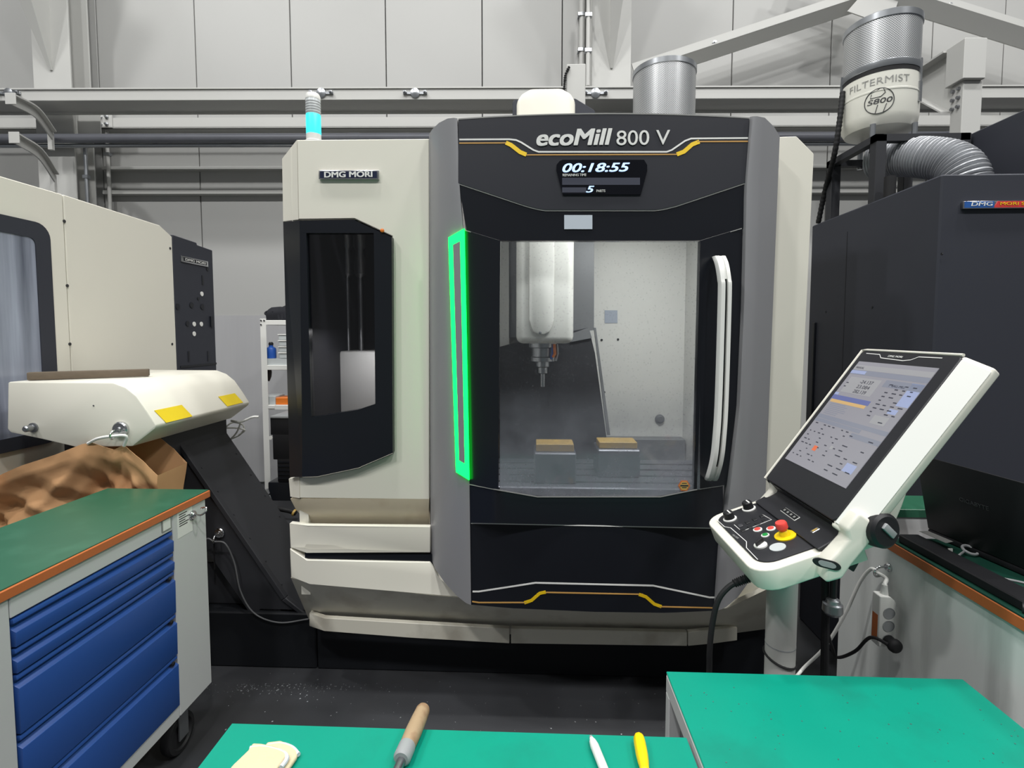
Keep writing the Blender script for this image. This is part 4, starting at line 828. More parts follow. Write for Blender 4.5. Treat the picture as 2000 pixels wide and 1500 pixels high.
# thin cable over that hook
P = smooth_path([at(385, 1063, IN_ - 0.06), at(405, 1052, IN_ - 0.05), hk, at(440, 1062, IN_ - 0.05), at(458, 1100, IN_ - 0.03), at(470, 1155, IN_ - 0.03), at(497, 1198, IN_ - 0.03), at(545, 1216, IN_ - 0.03), at(603, 1209, IN_ - 0.03)], 60)
t = thing('thin_cable', 'thin grey cable draped over the hook on the black conveyor side', 'cable', P[0])
MB().tube(P, 0.0035, 8).build('run', mat('dull_grey_cable', srgb(95, 96, 98), 0.5), t)
MB().tube(smooth_path([hk, at(418, 1070, IN_ - 0.03), at(419, 1112, IN_ - 0.02)], 16), 0.003, 8).build('tail', M['rubber'], t)

# ================================================================== SHELF RACK behind the machines
SY = 4.25
rk = thing('shelf_rack', 'white slotted angle shelf rack standing against the wall behind', 'shelf', at(540, 960, SY))
sx0, sx1 = at(510, 700, SY).x, at(640, 700, SY).x; rt = at(520, 622, SY).z
for x in (sx0, sx1):
    for y in (SY, SY + 0.5):
        MB().prism([(x, y, 0), (x + 0.05, y, 0), (x + 0.05, y + 0.004, 0), (x + 0.004, y + 0.004, 0), (x + 0.004, y + 0.05, 0), (x, y + 0.05, 0)], (0, 0, rt)).build('post', M['white_plastic'], rk)
lv = []
for yy in (630, 718, 796):
    z = at(540, yy, SY).z; lv.append(z + 0.02); MB().box(sx0 + 0.004, sx1 + 0.046, SY + 0.003, SY + 0.5, z - 0.02, z + 0.02).build('shelf_board', M['white_plastic'], rk, bevel=0.002, seg=1)
MB().box(sx0 + 0.004, sx1 + 0.046, SY + 0.003, SY + 0.5, 0.1, 0.14).build('shelf_board', M['white_plastic'], rk)
for (ya, yb, a, b) in ((725, 790, 0.06, 0.3), (800, 880, 0.06, 0.25)):
    za, zb_ = at(540, ya, SY).z, at(540, yb, SY).z
    MB().tube([(sx0 + a, SY + 0.49, za), (sx0 + b, SY + 0.49, zb_)], 0.012, 6).build('cross_brace', M['white_plastic'], rk); MB().tube([(sx0 + b, SY + 0.49, za), (sx0 + a, SY + 0.49, zb_)], 0.012, 6).build('cross_brace', M['white_plastic'], rk)
for (x, y) in ((510, 626), (516, 626), (510, 634)): MB().lathe([(0.007, 0), (0.007, 0.005)], at(x, y, SY - 0.001), (0, -1, 0), 8).build('bolt', M['steel'], rk)
lb = at(523, 795, SY + 0.002); MB().box(lb.x, lb.x + 0.06, SY - 0.001, SY + 0.003, lb.z - 0.012, lb.z + 0.012).build('shelf_label', M['white_print'], rk)
# things on the rack
b0 = at(540, 610, SY + 0.1); z = lv[0]
m = MB(); R = []
for i in range(13):
    u = i / 12; x = lerp(at(516, 600, SY).x, at(600, 600, SY).x, u); h = 0.13 * (0.55 + 0.45 * math.sin(math.pi * min(1, 0.15 + u * 0.9))) + 0.01 * math.sin(u * 17)
    R.append([V((x, SY + 0.03 + 0.01 * math.sin(u * 9), z + 0.002)), V((x, SY + 0.02, z + h * 0.5)), V((x, SY + 0.06, z + h * 0.92)), V((x, SY + 0.16, z + h)), V((x, SY + 0.27, z + h * 0.85)), V((x, SY + 0.3, z + 0.002))])
bg = thing('black_bag', 'soft black bag lying on top of the white shelf rack', 'bag', (b0.x, SY + 0.15, z))
MB().sheet(R, (0, 0.001, 0.001)).build('body', M['fabric_black'], bg, sharp=70)
MB().tube(smooth_path([V((R[1][3].x, SY + 0.1, z + 0.1)), V((R[0][3].x - 0.03, SY + 0.08, z + 0.07)), V((R[0][3].x - 0.015, SY + 0.06, z + 0.05)), V((R[2][3].x, SY + 0.03, z + 0.07))], 14), 0.008, 8).build('strap', M['fabric_black'], bg)
z = lv[1]; c = at(530, 700, SY + 0.08)
t = thing('blue_bottle', 'small blue bottle on the middle shelf of the white rack', 'bottle', (c.x, SY + 0.08, z + 0.05))
MB().box(c.x - 0.05, c.x + 0.25, SY + 0.02, SY + 0.2, z + 0.0, z + 0.055).build('tray_block', M['clear_plastic'], None); o = bpy.data.objects['tray_block']; tag(o, 'low clear tray under the blue bottle on the rack', 'tray'); o.name = 'clear_tray'
MB().lathe([(0.04, 0), (0.042, 0.01), (0.042, 0.075), (0.036, 0.09), (0.018, 0.1), (0.018, 0.118)], (c.x, SY + 0.08, z + 0.056), (0, 0, 1), 20).build('body', M['blue_plastic'], t)
MB().lathe([(0.02, 0), (0.02, 0.015), (0.012, 0.025)], (c.x, SY + 0.08, z + 0.17), (0, 0, 1), 14).build('cap', M['black_plastic'], t)
for k in range(4):
    x0_ = at(541, 690, SY).x; zz = z + 0.058 + k * 0.052
    t = thing('clear_bin', ['lowest', 'second lowest', 'second highest', 'topmost'][k] + ' clear plastic bin of the stack on the rack', 'bin', (x0_ + 0.1, SY + 0.12, zz), 'clear bins stacked on the rack')
    m = MB(); a0 = [(x0_, SY + 0.03), (x0_ + 0.2, SY + 0.03), (x0_ + 0.2, SY + 0.19), (x0_, SY + 0.19)]
    m.prism([V((x, y, zz)) for x, y in a0], (0, 0, 0.04)); m.build('tub', M['clear_plastic'], t, bevel=0.005, seg=1)
    MB().box(x0_ - 0.006, x0_ + 0.206, SY + 0.024, SY + 0.196, zz + 0.04, zz + 0.049).build('lid', M['white_plastic'], t, bevel=0.003, seg=1)
z = lv[2]; c = at(538, 785, SY + 0.05)
t = thing('orange_parts_box', 'clear parts box with orange contents on the lower rack shelf', 'box', (c.x + 0.1, SY + 0.1, z))
MB().box(c.x - 0.11, c.x + 0.01, SY + 0.03, SY + 0.2, z, z + 0.075).build('clear_half', M['clear_plastic'], t, bevel=0.004, seg=1)
MB().box(c.x + 0.012, c.x + 0.25, SY + 0.03, SY + 0.2, z, z + 0.06).build('orange_half', M['orange_plastic'], t, bevel=0.004, seg=1)
# small spray gun hanging under the middle shelf
c = at(525, 735, SY + 0.06); MB().lathe([(0.022, 0), (0.026, 0.02), (0.022, 0.06), (0.01, 0.09), (0.005, 0.1)], (c.x, c.y, lv[1] - 0.042), (0, 0, -1), 14).build('x', M['black_plastic'], None); o = bpy.data.objects['x']; o.name = 'black_nozzle'; tag(o, 'black nozzle hanging under the middle shelf of the rack', 'nozzle')
# black equipment standing behind the milling machine's left edge
EY = 3.7
t = thing('black_pump', 'tall black pump unit standing between the rack and the milling machine', 'pump', at(545, 1000, EY))
def eb(nm, xa, xb, ya, yb, y0=EY, y1=EY + 0.3, bev=0.008):
    p, q = at(xa, yb, EY), at(xb, ya, EY); return MB().box(p.x, q.x, y0, y1, p.z, q.z).build(nm, M['black_plastic'], t, bevel=bev, seg=2)
zf = at(545, 945, EY)
MB().box(at(523, 950, EY).x, at(620, 950, EY).x, EY, EY + 0.4, 0, at(545, 942, EY).z).build('tank', M['black'], t, bevel=0.01)
eb('motor', 542, 600, 895, 942); eb('valve_block', 533, 610, 848, 898); eb('top_housing', 528, 610, 815, 850); eb('cover', 535, 612, 826 - 8, 830, EY + 0.02, EY + 0.25)
MB().box(at(529, 818, EY).x, at(615, 818, EY).x, EY - 0.01, EY + 0.31, at(545, 817, EY).z, at(545, 812, EY).z).build('housing_lid', M['grey_plastic'], t, bevel=0.006)
MB().lathe([(0.014, 0), (0.014, 0.006)], at(529, 855, EY - 0.002), (0, -1, 0), 14).build('dial', M['white_plastic'], t)
for k in range(5): MB().box(at(544, 900, EY).x - 0.006, at(600, 900, EY).x, EY - 0.006, EY, at(545, 902 + k * 8, EY).z - 0.006, at(545, 902 + k * 8, EY).z + 0.004).build('cooling_fin', M['black'], t)
# hose coupling beside the conveyor
P = smooth_path([at(520, 965, 2.95), at(525, 990, 2.95), at(545, 994, 2.95), at(566, 998, 2.95), at(578, 1003, 2.95)], 24)
t = thing('coolant_hose', 'short black hose with steel couplings beside the conveyor incline', 'hose', P[0])
MB().tube(P, 0.014, 12).build('hose', M['rubber'], t)
MB().tube([P[-4], P[-2]], 0.02, 12).build('brass_fitting', M['tan_block'], t)
for (x, y) in ((516, 962), (520, 975), (524, 986)): MB().lathe([(0.028, -0.015), (0.028, 0.015)], at(x, y, 2.95), (0.3, 0, -1), 10).build('coupling', M['galv'], t)

# ================================================================== CONTROL CONSOLE
con = thing('control_console', 'white machine control console with tilted touch screen on a post', 'console', (0.71, 1.45, 0))
UX, UZ = 0.575, 0.818
def C(u, n_, y): return V((0.728 + UX * u - UZ * n_, y, 1.145 + UZ * u + UX * n_))
def cprism(poly_uy, n0, n1):
    P = [C(u, n0, y) for u, y in poly_uy]; return MB().prism(P, C(0, n1, 0) - C(0, n0, 0))
def rr2(u0, u1, y0, y1, r, n=5):
    out = []
    for (cu, cy, a0) in ((u1 - r, y1 - r, 0), (u0 + r, y1 - r, 90), (u0 + r, y0 + r, 180), (u1 - r, y0 + r, 270)):
        for k in range(n + 1): a = math.radians(a0 + 90 * k / n); out.append((cu + r * math.cos(a), cy + r * math.sin(a)))
    return out
YF_, YN = 1.605, 1.205
hs = cprism(rr2(0.0, 0.492, YN + 0.03, YF_, 0.012), -0.07, -0.004).build('panel_housing', M['console_white'], con, bevel=0.014, seg=4)
# bright chamfered near cheek
face = cprism(rr2(0.0, 0.487, YN + 0.032, YF_ - 0.004, 0.012), -0.006, 0.003).build('screen_surround', M['console_black'], con, bevel=0.002, seg=1)
ck = [(0.0, YN + 0.033), (-0.046, YN - 0.008), (-0.07, YN), (-0.07, YN + 0.045), (-0.004, YN + 0.045)]
ck_ = MB().prism([C(-0.012, n_, y_) for n_, y_ in ck], C(0.49, 0, 0) - C(-0.012, 0, 0)).build('side_cheek', M['console_white'], con, bevel=0.007, seg=3)
cs_ = [(0.0, YN + 0.0318), (-0.043, YN - 0.0065), (-0.0424, YN - 0.0085), (0.001, YN + 0.0305)]
MB().prism([C(-0.0, n_, y_) for n_, y_ in cs_], C(0.478, 0, 0) - C(-0.0, 0, 0)).build('cheek_trim', M['white_plastic'], ck_, bevel=0.0006, seg=1)
cprism([(-0.05, YN + 0.03), (0.02, YN + 0.03), (0.02, YF_ - 0.03), (-0.05, YF_ - 0.03)], -0.07, -0.05).build('lower_back', M['console_white'], con)
ch = MB(); ch.tube([C(0.0, 0.002, YF_), C(0.488, 0.002, YF_), C(0.491, 0.001, YF_ - 0.02), C(0.491, 0.001, YN + 0.035)], 0.004, 8).build('edge_trim', M['console_white'], hs)
# screen with its picture
s0, s1, sy0, sy1 = 0.084, 0.448, 1.275, 1.578
scr = cprism([(s0, sy0), (s1, sy0), (s1, sy1), (s0, sy1)], 0.003, 0.0045).build('screen', M['scr_bg'], face)
W_, H_ = sy1 - sy0, s1 - s0
def ui(x0, x1, y0, y1, m, lv=1):      # x to the right (towards the near side), y down, both 0..1
    a, b = sy1 - x0 * W_, sy1 - x1 * W_; u1, u0 = s1 - y0 * H_, s1 - y1 * H_
    return [C(u0, 0.0045, b), C(u1, 0.0045, b), C(u1, 0.0045, a), C(u0, 0.0045, a)], 0.0003 * lv
G = {}
def addui(x0, x1, y0, y1, m, lv=1):
    P, h = ui(x0, x1, y0, y1, m, lv); v_ = C(0, h, 0) - C(0, 0, 0)
    if m == 'scr_ink' or y1 - y0 < 0.01: G.setdefault(m, MB()).prism(P, v_)
    else: MB().prism(P, v_).build('screen_field', M[m], scr)
addui(0, 1, 0.035, 0.08, 'scr_light'); addui(0, 1, 0.082, 0.125, 'scr_band'); addui(0.0, 0.22, 0.088, 0.118, 'scr_pale', 2)
addui(0.55, 1.0, 0.14, 0.2, 'scr_band'); addui(0.86, 1.0, 0.14, 0.33, 'scr_pale')
addui(0.0, 0.56, 0.335, 0.375, 'scr_blue'); addui(0.02, 0.54, 0.378, 0.405, 'scr_orange'); addui(0.0, 0.06, 0.31, 0.333, 'scr_pale')
addui(0, 1, 0.53, 0.565, 'scr_band'); addui(0, 0.7, 0.57, 0.6, 'scr_band'); addui(0.62, 1, 0.61, 0.65, 'scr_band'); addui(0.83, 0.93, 0.36, 0.4, 'scr_pale'); addui(0.82, 0.95, 0.83, 0.9, 'scr_pale')
addui(0.72, 0.9, 0.43, 0.5, 'scr_light'); addui(0.06, 0.5, 0.15, 0.3, 'scr_light'); addui(0.28, 0.335, 0.8, 0.845, 'scr_red', 2); addui(0.49, 0.53, 0.755, 0.785, 'scr_light')
rnd = random.Random(3)
for r_ in range(7): addui(0.05, 0.3 + rnd.uniform(-.05, .1), 0.415 + r_ * 0.016, 0.42 + r_ * 0.016, 'scr_band')
for x0, x1, y0, y1, cols, rws in ((0.62, 0.98, 0.16, 0.5, 4, 10), (0.04, 0.6, 0.6, 0.95, 8, 9), (0.6, 0.98, 0.62, 0.97, 3, 8), (0.04, 0.12, 0.16, 0.3, 1, 4)):
    for i in range(cols):
        for j in range(rws):
            if rnd.random() < 0.42: continue
            xa = lerp(x0, x1, (i + 0.15) / cols); ya = lerp(y0, y1, (j + 0.3) / rws); addui(xa, xa + (x1 - x0) / cols * rnd.uniform(0.25, 0.6), ya, ya + 0.008, 'scr_ink', 2)
for k, g in G.items(): g.build('screen_print', M[k], scr)['kind'] = 'stuff'
vx = (V((0, -1, 0)), V((UX, 0, UZ)))
def uit(s, x, y, w_, h): 
    u = s1 - y * H_; text(s, M['scr_ink'], scr, C(u, 0.0052, sy1 - x * W_), vx[0], vx[1], width=w_ * W_, height=h * H_, ext=0.0002)
uit('-24.137', 0.24, 0.2, 0.18, 0.03); uit('23.084', 0.24, 0.245, 0.18, 0.03); uit('282.139', 0.24, 0.29, 0.18, 0.03); uit('T  BALL-MILL', 0.62, 0.19, 0.2, 0.018); uit('MANUAL', 0.03, 0.07, 0.12, 0.02)
# line and emblem above the screen
def crib(pts, wd, m, par):
    R = [[C(u - wd / 2, 0.0032, y), C(u + wd / 2, 0.0032, y)] for u, y in pts]; MB().sheet(R, C(0, 0.0004, 0) - C(0, 0, 0)).build('white_line', m, par)
crib([(0.478, 1.575), (0.477, 1.515), (0.466, 1.5), (0.462, 1.41), (0.466, 1.385), (0.477, 1.365), (0.478, 1.29)], 0.0022, M['white_print'], face)
text('DMG MORI', M['white_print'], face, C(0.47, 0.0032, 1.475), vx[0], vx[1], width=0.055, height=0.006, bold=0.01)
# black ledge between screen and keypad
LG = [C(-0.002, -0.004, 0), V((0.752, 0, 1.128)), V((0.748, 0, 1.112)), V((0.706, 0, 1.086)), V((0.69, 0, 1.076)), V((0.78, 0, 1.02)), V((0.80, 0, 1.06))]
MB().prism([V((p.x, YN + 0.035, p.z)) for p in LG], (0, YF_ - YN - 0.05, 0)).build('ledge', M['console_black'], con, bevel=0.002, seg=1)
# keypad tray
KX0, KX1, KZ0, KZ1 = 0.548, 0.735, 1.012, 1.083
kd = V((KX1 - KX0, 0, KZ1 - KZ0)).normalized(); kn = V((-kd.z, 0, kd.x))
def K(a, y, h=0.0): return V((KX0, y, KZ0)) + kd * a + kn * h
KL = 0.2
def kr(a0, a1, y0, y1, r, n=6):
    out = []
    for (ca, cy, an) in ((a1 - 0.004, y1 - 0.004, 0), (a0 + r, y1 - r, 90), (a0 + r, y0 + r, 180), (a1 - 0.004, y0 + 0.004, 270)):
        rr = r if an in (90, 180) else 0.004
        for k in range(n + 1): q = math.radians(an + 90 * k / n); out.append((ca + rr * math.cos(q), cy + rr * math.sin(q)))
    return out
tray = MB().prism([K(a, y, 0.0) for a, y in kr(-0.004, KL + 0.06, 1.235, 1.615, 0.055)], kn * -0.055).build('keypad_tray', M['console_white'], con, bevel=0.012, seg=3)
kp = MB().prism([K(a, y, 0.0) for a, y in kr(0.022, KL - 0.004, 1.262, 1.592, 0.045)], kn * 0.004).build('keypad_face', M['console_black'], tray, bevel=0.002, seg=2)
h0 = 0.004
def kpos(px, py):                      # keypad-plane point under a pixel
    d_ = ray(px, py); o = V((KX0, 0, KZ0)) + kn * h0; t = (o - CAM).dot(kn) / d_.dot(kn); return CAM + d_ * t
def kbutton(px, py, r, h, m, par, ring=None, name='button'):
    c = kpos(px, py)
    if ring: par2 = MB().lathe([(r * 1.45, 0), (r * 1.45, h * 0.5), (r * 1.3, h * 0.7)], c, kn, 20).build(name, M[ring], par); MB().lathe([(r, 0), (r, h), (r * 0.8, h * 1.15)], c, kn, 20).build('button_cap', M[m], par2); return par2
    return MB().lathe([(r, 0), (r, h), (r * 0.85, h * 1.2)], c, kn, 20).build(name, M[m], par)
kbutton(1480, 1035, 0.0085, 0.004, 'red_plastic', kp, 'white_plastic'); kbutton(1506, 1033, 0.0085, 0.004, 'red_plastic', kp, 'white_plastic'); kbutton(1495, 1046, 0.0075, 0.004, 'green_plastic', kp, 'white_plastic')
# emergency stop
c = kpos(1534, 1047); es = MB().lathe([(0.027, 0), (0.027, 0.003), (0.014, 0.004), (0.012, 0.014), (0.009, 0.018)], c, kn, 28).build('emergency_stop', M['yellow_plastic'], kp)
MB().lathe([(0.009, 0.016), (0.011, 0.02), (0.0145, 0.024), (0.015, 0.036), (0.013, 0.04)], c, kn, 28).build('stop_button', M['red_plastic'], es)
c = kpos(1519, 1069); MB().lathe([(0.02, 0), (0.02, 0.0015)], c, kn, 24).build('round_label', M['clear_plastic'], kp)
# rotary knobs
for (px, py) in ((1426, 1014), (1463, 994)):
    c = kpos(px, py); kb = MB().lathe([(0.02, 0), (0.02, 0.003), (0.0155, 0.004)], c, kn, 24).build('override_knob', M['white_plastic'], kp)
    MB().lathe([(0.0155, 0.002), (0.0145, 0.022), (0.012, 0.025)], c, kn, 20).build('knob_cap', M['black_plastic'], kb)
    MB().obox(c + kn * 0.0255 + V((0.003, -0.003, 0)), kd * 0.002, V((0, 0.011, 0)), kn * 0.0012).build('knob_mark', M['white_plastic'], kb)
c = kpos(1486, 1066); ks = MB().lathe([(0.017, 0), (0.017, 0.004), (0.014, 0.006)], c, kn, 24).build('key_switch', M['white_plastic'], kp)
MB().obox(c + kn * 0.012, (kd + V((0, 0.5, 0))).normalized() * 0.015, (kd.cross(kn)).normalized() * 0.004, kn * 0.006).build('key', M['black_plastic'], ks, bevel=0.002)
# key field
for i in range(4):
    for j in range(2):
        c = kpos(1446 + i * 14 + j * 5, 1027 - i * 6.2 + j * 9); MB().obox(c + kn * 0.001, kd * 0.0062, V((0, 0.0075, 0)), kn * 0.001).build('key_button', mat('key_grey', srgb(58, 58, 62), 0.45) if (i + j) == 0 else M['black_plastic'], kp, bevel=0.001, seg=1)
def kline(pts, wd=0.0018):
    P = [kpos(x, y) for x, y in pts]; R = []
    for i, p in enumerate(P):
        d_ = (P[min(i + 1, len(P) - 1)] - P[max(0, i - 1)]).normalized(); s_ = d_.cross(kn) * wd / 2; R.append([p - s_, p + s_])
    MB().sheet(R, kn * 0.0006).build('white_line', M['white_print'], kp)
kline([(1489, 1005), (1507, 1015), (1449, 1038), (1434, 1025)])
kline([(1400, 1015), (1415, 1029), (1427, 1031), (1458, 1058), (1458, 1070), (1480, 1093)])
text('DMG MORI', M['grey_print'], kp, kpos(1429, 1045), (kpos(1444, 1055) - kpos(1429, 1045)), kd, width=0.03, height=0.006)
# on the ledge: indicator window and usb socket
def ledge_pt(px, py, off=0.0005):
    a, b = V((0.748, 0, 1.112)), V((0.706, 0, 1.086)); d0 = (b - a).normalized(); nn_ = V((d0.z, 0, -d0.x)); nn_ = nn_ if nn_.z > 0 else -nn_
    d_ = ray(px, py); t = (a - CAM).dot(nn_) / d_.dot(nn_); return CAM + d_ * t, d0, nn_
p, d0, nn_ = ledge_pt(1543, 1004); led_ = MB().obox(p, d0 * 0.009, V((0, 0.04, 0)), nn_ * 0.0015).build('indicator_window', M['white_print'], con, bevel=0.001, seg=1)
MB().obox(p + nn_ * 0.001, d0 * 0.0075, V((0, 0.0385, 0)), nn_ * 0.0012).build('indicator_field', M['display'], led_)
for k in range(4): MB().obox(p + V((0, 0.028 - k * 0.018, 0)) + nn_ * 0.0022, d0 * 0.003, V((0, 0.004, 0)), nn_ * 0.0004).build('indicator_mark', M['grey_print'], led_)
p, d0, nn_ = ledge_pt(1592, 1036); us = MB().obox(p, d0 * 0.011, V((0, 0.006, 0)), nn_ * 0.002).build('usb_socket', M['galv'], con, bevel=0.001, seg=1)
MB().obox(p + nn_ * 0.0015, d0 * 0.007, V((0, 0.003, 0)), nn_ * 0.001).build('socket_tongue', M['tan_block'], us)
# side wing joining tray and screen on the near side
w1 = [C(0.05, -0.004, 0), C(-0.0, -0.004, 0), V((0.738, 0, 1.118)), V((0.712, 0, 1.086)), V((0.69, 0, 1.062)), V((0.69, 0, 1.012)), V((0.728, 0, 1.024)), V((0.748, 0, 1.058)), C(-0.0, -0.068, 0), C(0.05, -0.068, 0)]
MB().prism([V((p.x, YN - 0.009, p.z)) for p in w1], (0, 0.046, 0)).build('side_wing', M['console_white'], con, bevel=0.008, seg=3)
MB().prism([V((p.x, YF_ - 0.034, p.z)) for p in w1], (0, 0.032, 0)).build('side_wing', M['console_white'], con, bevel=0.008, seg=3)
gs_ = MB(); c = at(1614, 1101, YN - 0.009); ring = []
for k in range(24):
    a = 2 * math.pi * k / 24; x = 0.02 * math.cos(a) + (0.013 if math.cos(a) > 0 else -0.013); z = 0.011 * math.sin(a); ring.append(c + V((x, 0, z - x * 0.25)))
gs_.prism(ring, (0, -0.003, 0)); grip = gs_.build('grip_slot', M['black_plastic'], con, bevel=0.001, seg=1)
MB().prism([c + (p - c) * 0.62 + V((0, -0.0032, 0)) for p in ring], (0, -0.001, 0)).build('slot_glint', M['grey_plastic'], grip)
# arm, clamp knob, post, foot
MB().prism([C(0.22, -0.066, YN + 0.02), C(0.0, -0.066, YN + 0.02), C(-0.03, -0.085, YN + 0.02), C(0.03, -0.125, YN + 0.02), C(0.12, -0.1, YN + 0.02)], (0, 0.36, 0)).build('swivel_bracket', M['console_white'], con, bevel=0.012, seg=3)
c = at(1722, 978, YN + 0.02); MB().lathe([(0.013, 0), (0.013, 0.004), (0.006, 0.005), (0.006, 0.003)], c, (0, -1, 0), 18).build('bracket_screw', M['steel'], con)
c = at(1706, 1030, YN + 0.02); kb = MB().lathe([(0.03, -0.02), (0.041, -0.012), (0.043, 0.01), (0.041, 0.03), (0.034, 0.036)], c, (0.25, -1, 0.1), 28).build('clamp_knob', M['black_plastic'], con)
MB().obox(c + V((0.012, -0.036, 0.006)), V((0.014, 0.003, -0.013)), V((0.005, 0.001, 0.006)), V((0.0008, -0.004, 0))).build('knob_stripe', M['grey_plastic'], kb, bevel=0.002)
px_ = at(1526, 1200, 1.45).x
MB().lathe([(0.04, 0), (0.04, 0.96)], (px_, 1.45, 0.02), (0, 0, 1), 32).build('post', M['steel_paint'], con)
MB().lathe([(0.0405, 0), (0.0405, 0.004)], (px_, 1.45, at(1525, 1258, 1.45).z), (0, 0, 1), 32).build('post_joint', M['grey_plastic'], con)
MB().lathe([(0.055, 0), (0.055, 0.018), (0.03, 0.022)], (px_, 1.45, 0.962), (0, 0, 1), 28).build('post_head', M['black_plastic'], con)
MB().lathe([(0.16, 0), (0.16, 0.012), (0.06, 0.02), (0.05, 0.05)], (px_, 1.45, 0), (0, 0, 1), 32).build('foot_plate', M['steel_paint'], con)
zt2 = at(1525, 1283, 1.45).z; P = [V((px_ + 0.043 * math.cos(a), 1.45 + 0.043 * math.sin(a), zt2 + 0.012 * math.cos(a - 2.6))) for a in [2 * math.pi * k / 24 for k in range(25)]]
MB().tube(P, 0.003, 6).build('cable_tie', M['rubber'], con)
# cable with bend relief
P = smooth_path([at(1466, 1128, 1.36), at(1448, 1134, 1.36), at(1424, 1146, 1.36), at(1403, 1172, 1.36), at(1392, 1215, 1.36), at(1386, 1270, 1.36), at(1384, 1340, 1.37), V((at(1384, 1340, 1.37).x, 1.4, 0.2)), V((0.52, 1.45, 0.012))], 64)
cbl = MB().tube(P, 0.0075, 10).build('cable', M['rubber'], con)
MB().tube(resample(P[:14], 40), 0.011, 10, True, lambda t: 0.0085 + 0.0045 * (1 - 0.4 * t) * (0.5 + 0.5 * math.sin(t * 55))).build('bend_relief', M['rubber'], cbl)
# air gun hose and nozzle hanging under the console
t = thing('air_gun', 'black air gun with steel nozzle hanging beside the console post', 'air gun', at(1628, 1195, 1.5))
g0 = at(1612, 1112, 1.5); g1 = at(1610, 1330, 1.5)
MB().tube([g0 + V((0, 0, 0.03)), g0, at(1612, 1200, 1.5), g1], 0.011, 10).build('hose', M['rubber'], t)
MB().lathe([(0.019, 0), (0.019, 0.03), (0.014, 0.035)], g0 + V((0, 0, 0.02)), (0, 0, -1), 16).build('hose_nut', M['galv'], t)
g2 = at(1629, 1125, 1.48); MB().tube([g2 + V((0, 0, 0.05)), g2, at(1627, 1170, 1.48)], 0.009, 10).build('lance', M['black_plastic'], t)
MB().lathe([(0.008, 0), (0.018, 0.006), (0.02, 0.015), (0.026, 0.018), (0.027, 0.04), (0.02, 0.05), (0.012, 0.054)], at(1627, 1167, 1.48), (0, 0, -1), 20).build('nozzle', M['galv'], t)

# ================================================================== BENCH at the right, laptop and cables
BX, BZ = 1.12, 0.95
ben = thing('side_bench', 'grey side bench with dark green top and orange brown edge at the right', 'bench', (BX + 0.3, 1.2, 0))
tp_ = MB().box(BX, 1.75, 0.3, 1.63, BZ - 0.032, BZ - 0.002).build('worktop', M['orange_edge'], ben, bevel=0.002, seg=1)
MB().box(BX + 0.002, 1.748, 0.302, 1.628, BZ - 0.002, BZ + 0.002).build('top_mat', mat('deep_green_bench_mat', srgb(18, 62, 50), 0.45), tp_)  # mat green darkened to stand for the shade on the bench
MB().box(BX + 0.012, BX + 0.03, 0.32, 1.88, 0.05, BZ - 0.032).build('front_panel', M['bench_grey'], ben, bevel=0.003, seg=1)
MB().box(BX + 0.03, 1.74, 1.58, 1.6, 0.05, BZ - 0.032).build('end_panel', M['bench_grey'], ben)
MB().box(BX + 0.03, 1.74, 0.32, 0.34, 0.0, BZ - 0.032).build('end_panel', M['bench_grey'], ben)
MB().box(BX + 0.05, 1.7, 0.36, 1.6, 0.0, 0.05).build('plinth', M['base'], ben)
# low block with green lid beyond the bench
p, q = at(1742, 1011, 1.715), at(1860, 996, 1.715)
bc_ = thing('parts_cabinet', 'low grey cabinet with a bright green top behind the laptop', 'cabinet', (p.x + 0.25, 1.78, 0))
MB().box(max(p.x - 0.06, BX + 0.034), p.x + 0.28, 1.72, 1.86, 0, p.z).build('body', M['cab_grey'], bc_, bevel=0.003, seg=1)
MB().box(max(p.x - 0.065, BX + 0.032), p.x + 0.285, 1.715, 1.865, p.z, q.z).build('green_top', M['dark_green_top'], bc_, bevel=0.002, seg=1)
# laptop seen from behind: lid leaning, base on the bench
lt = thing('laptop', 'open black laptop standing on the side bench with its back turned', 'laptop', (1.32, 1.35, BZ))
l0 = atz(1812, 1032, BZ + 0.022); l1 = atz(2090, 1150, BZ + 0.022); ld = (l1 - l0); ld.z = 0; ldn = ld.normalized(); lw_ = 0.36
sdn = V((ldn.y, -ldn.x, 0)); sdn = sdn if sdn.x > 0 else -sdn          # away from the camera side towards the user
l1 = l0 + ldn * lw_
up = (V((0, 0, 1)) * 0.97 - sdn * 0.22).normalized() * 0.25
lid = MB().prism([l0, l1, l1 + up, l0 + up], sdn * 0.007).build('lid', M['black_plastic'], lt, bevel=0.003, seg=2)
text('GIGABYTE', mat('dim_logo', srgb(70, 70, 72), 0.4), lid, l0 + ldn * 0.13 + up * 0.55 - sdn * 0.0005, ldn, up, width=0.085, height=0.012, bold=0.01)
MB().prism([l0 - sdn * 0.0 , l1 - sdn * 0.0, l1 + sdn * 0.25, l0 + sdn * 0.25], (0, 0, -0.018)).build('base', M['black_plastic'], lt, bevel=0.004)
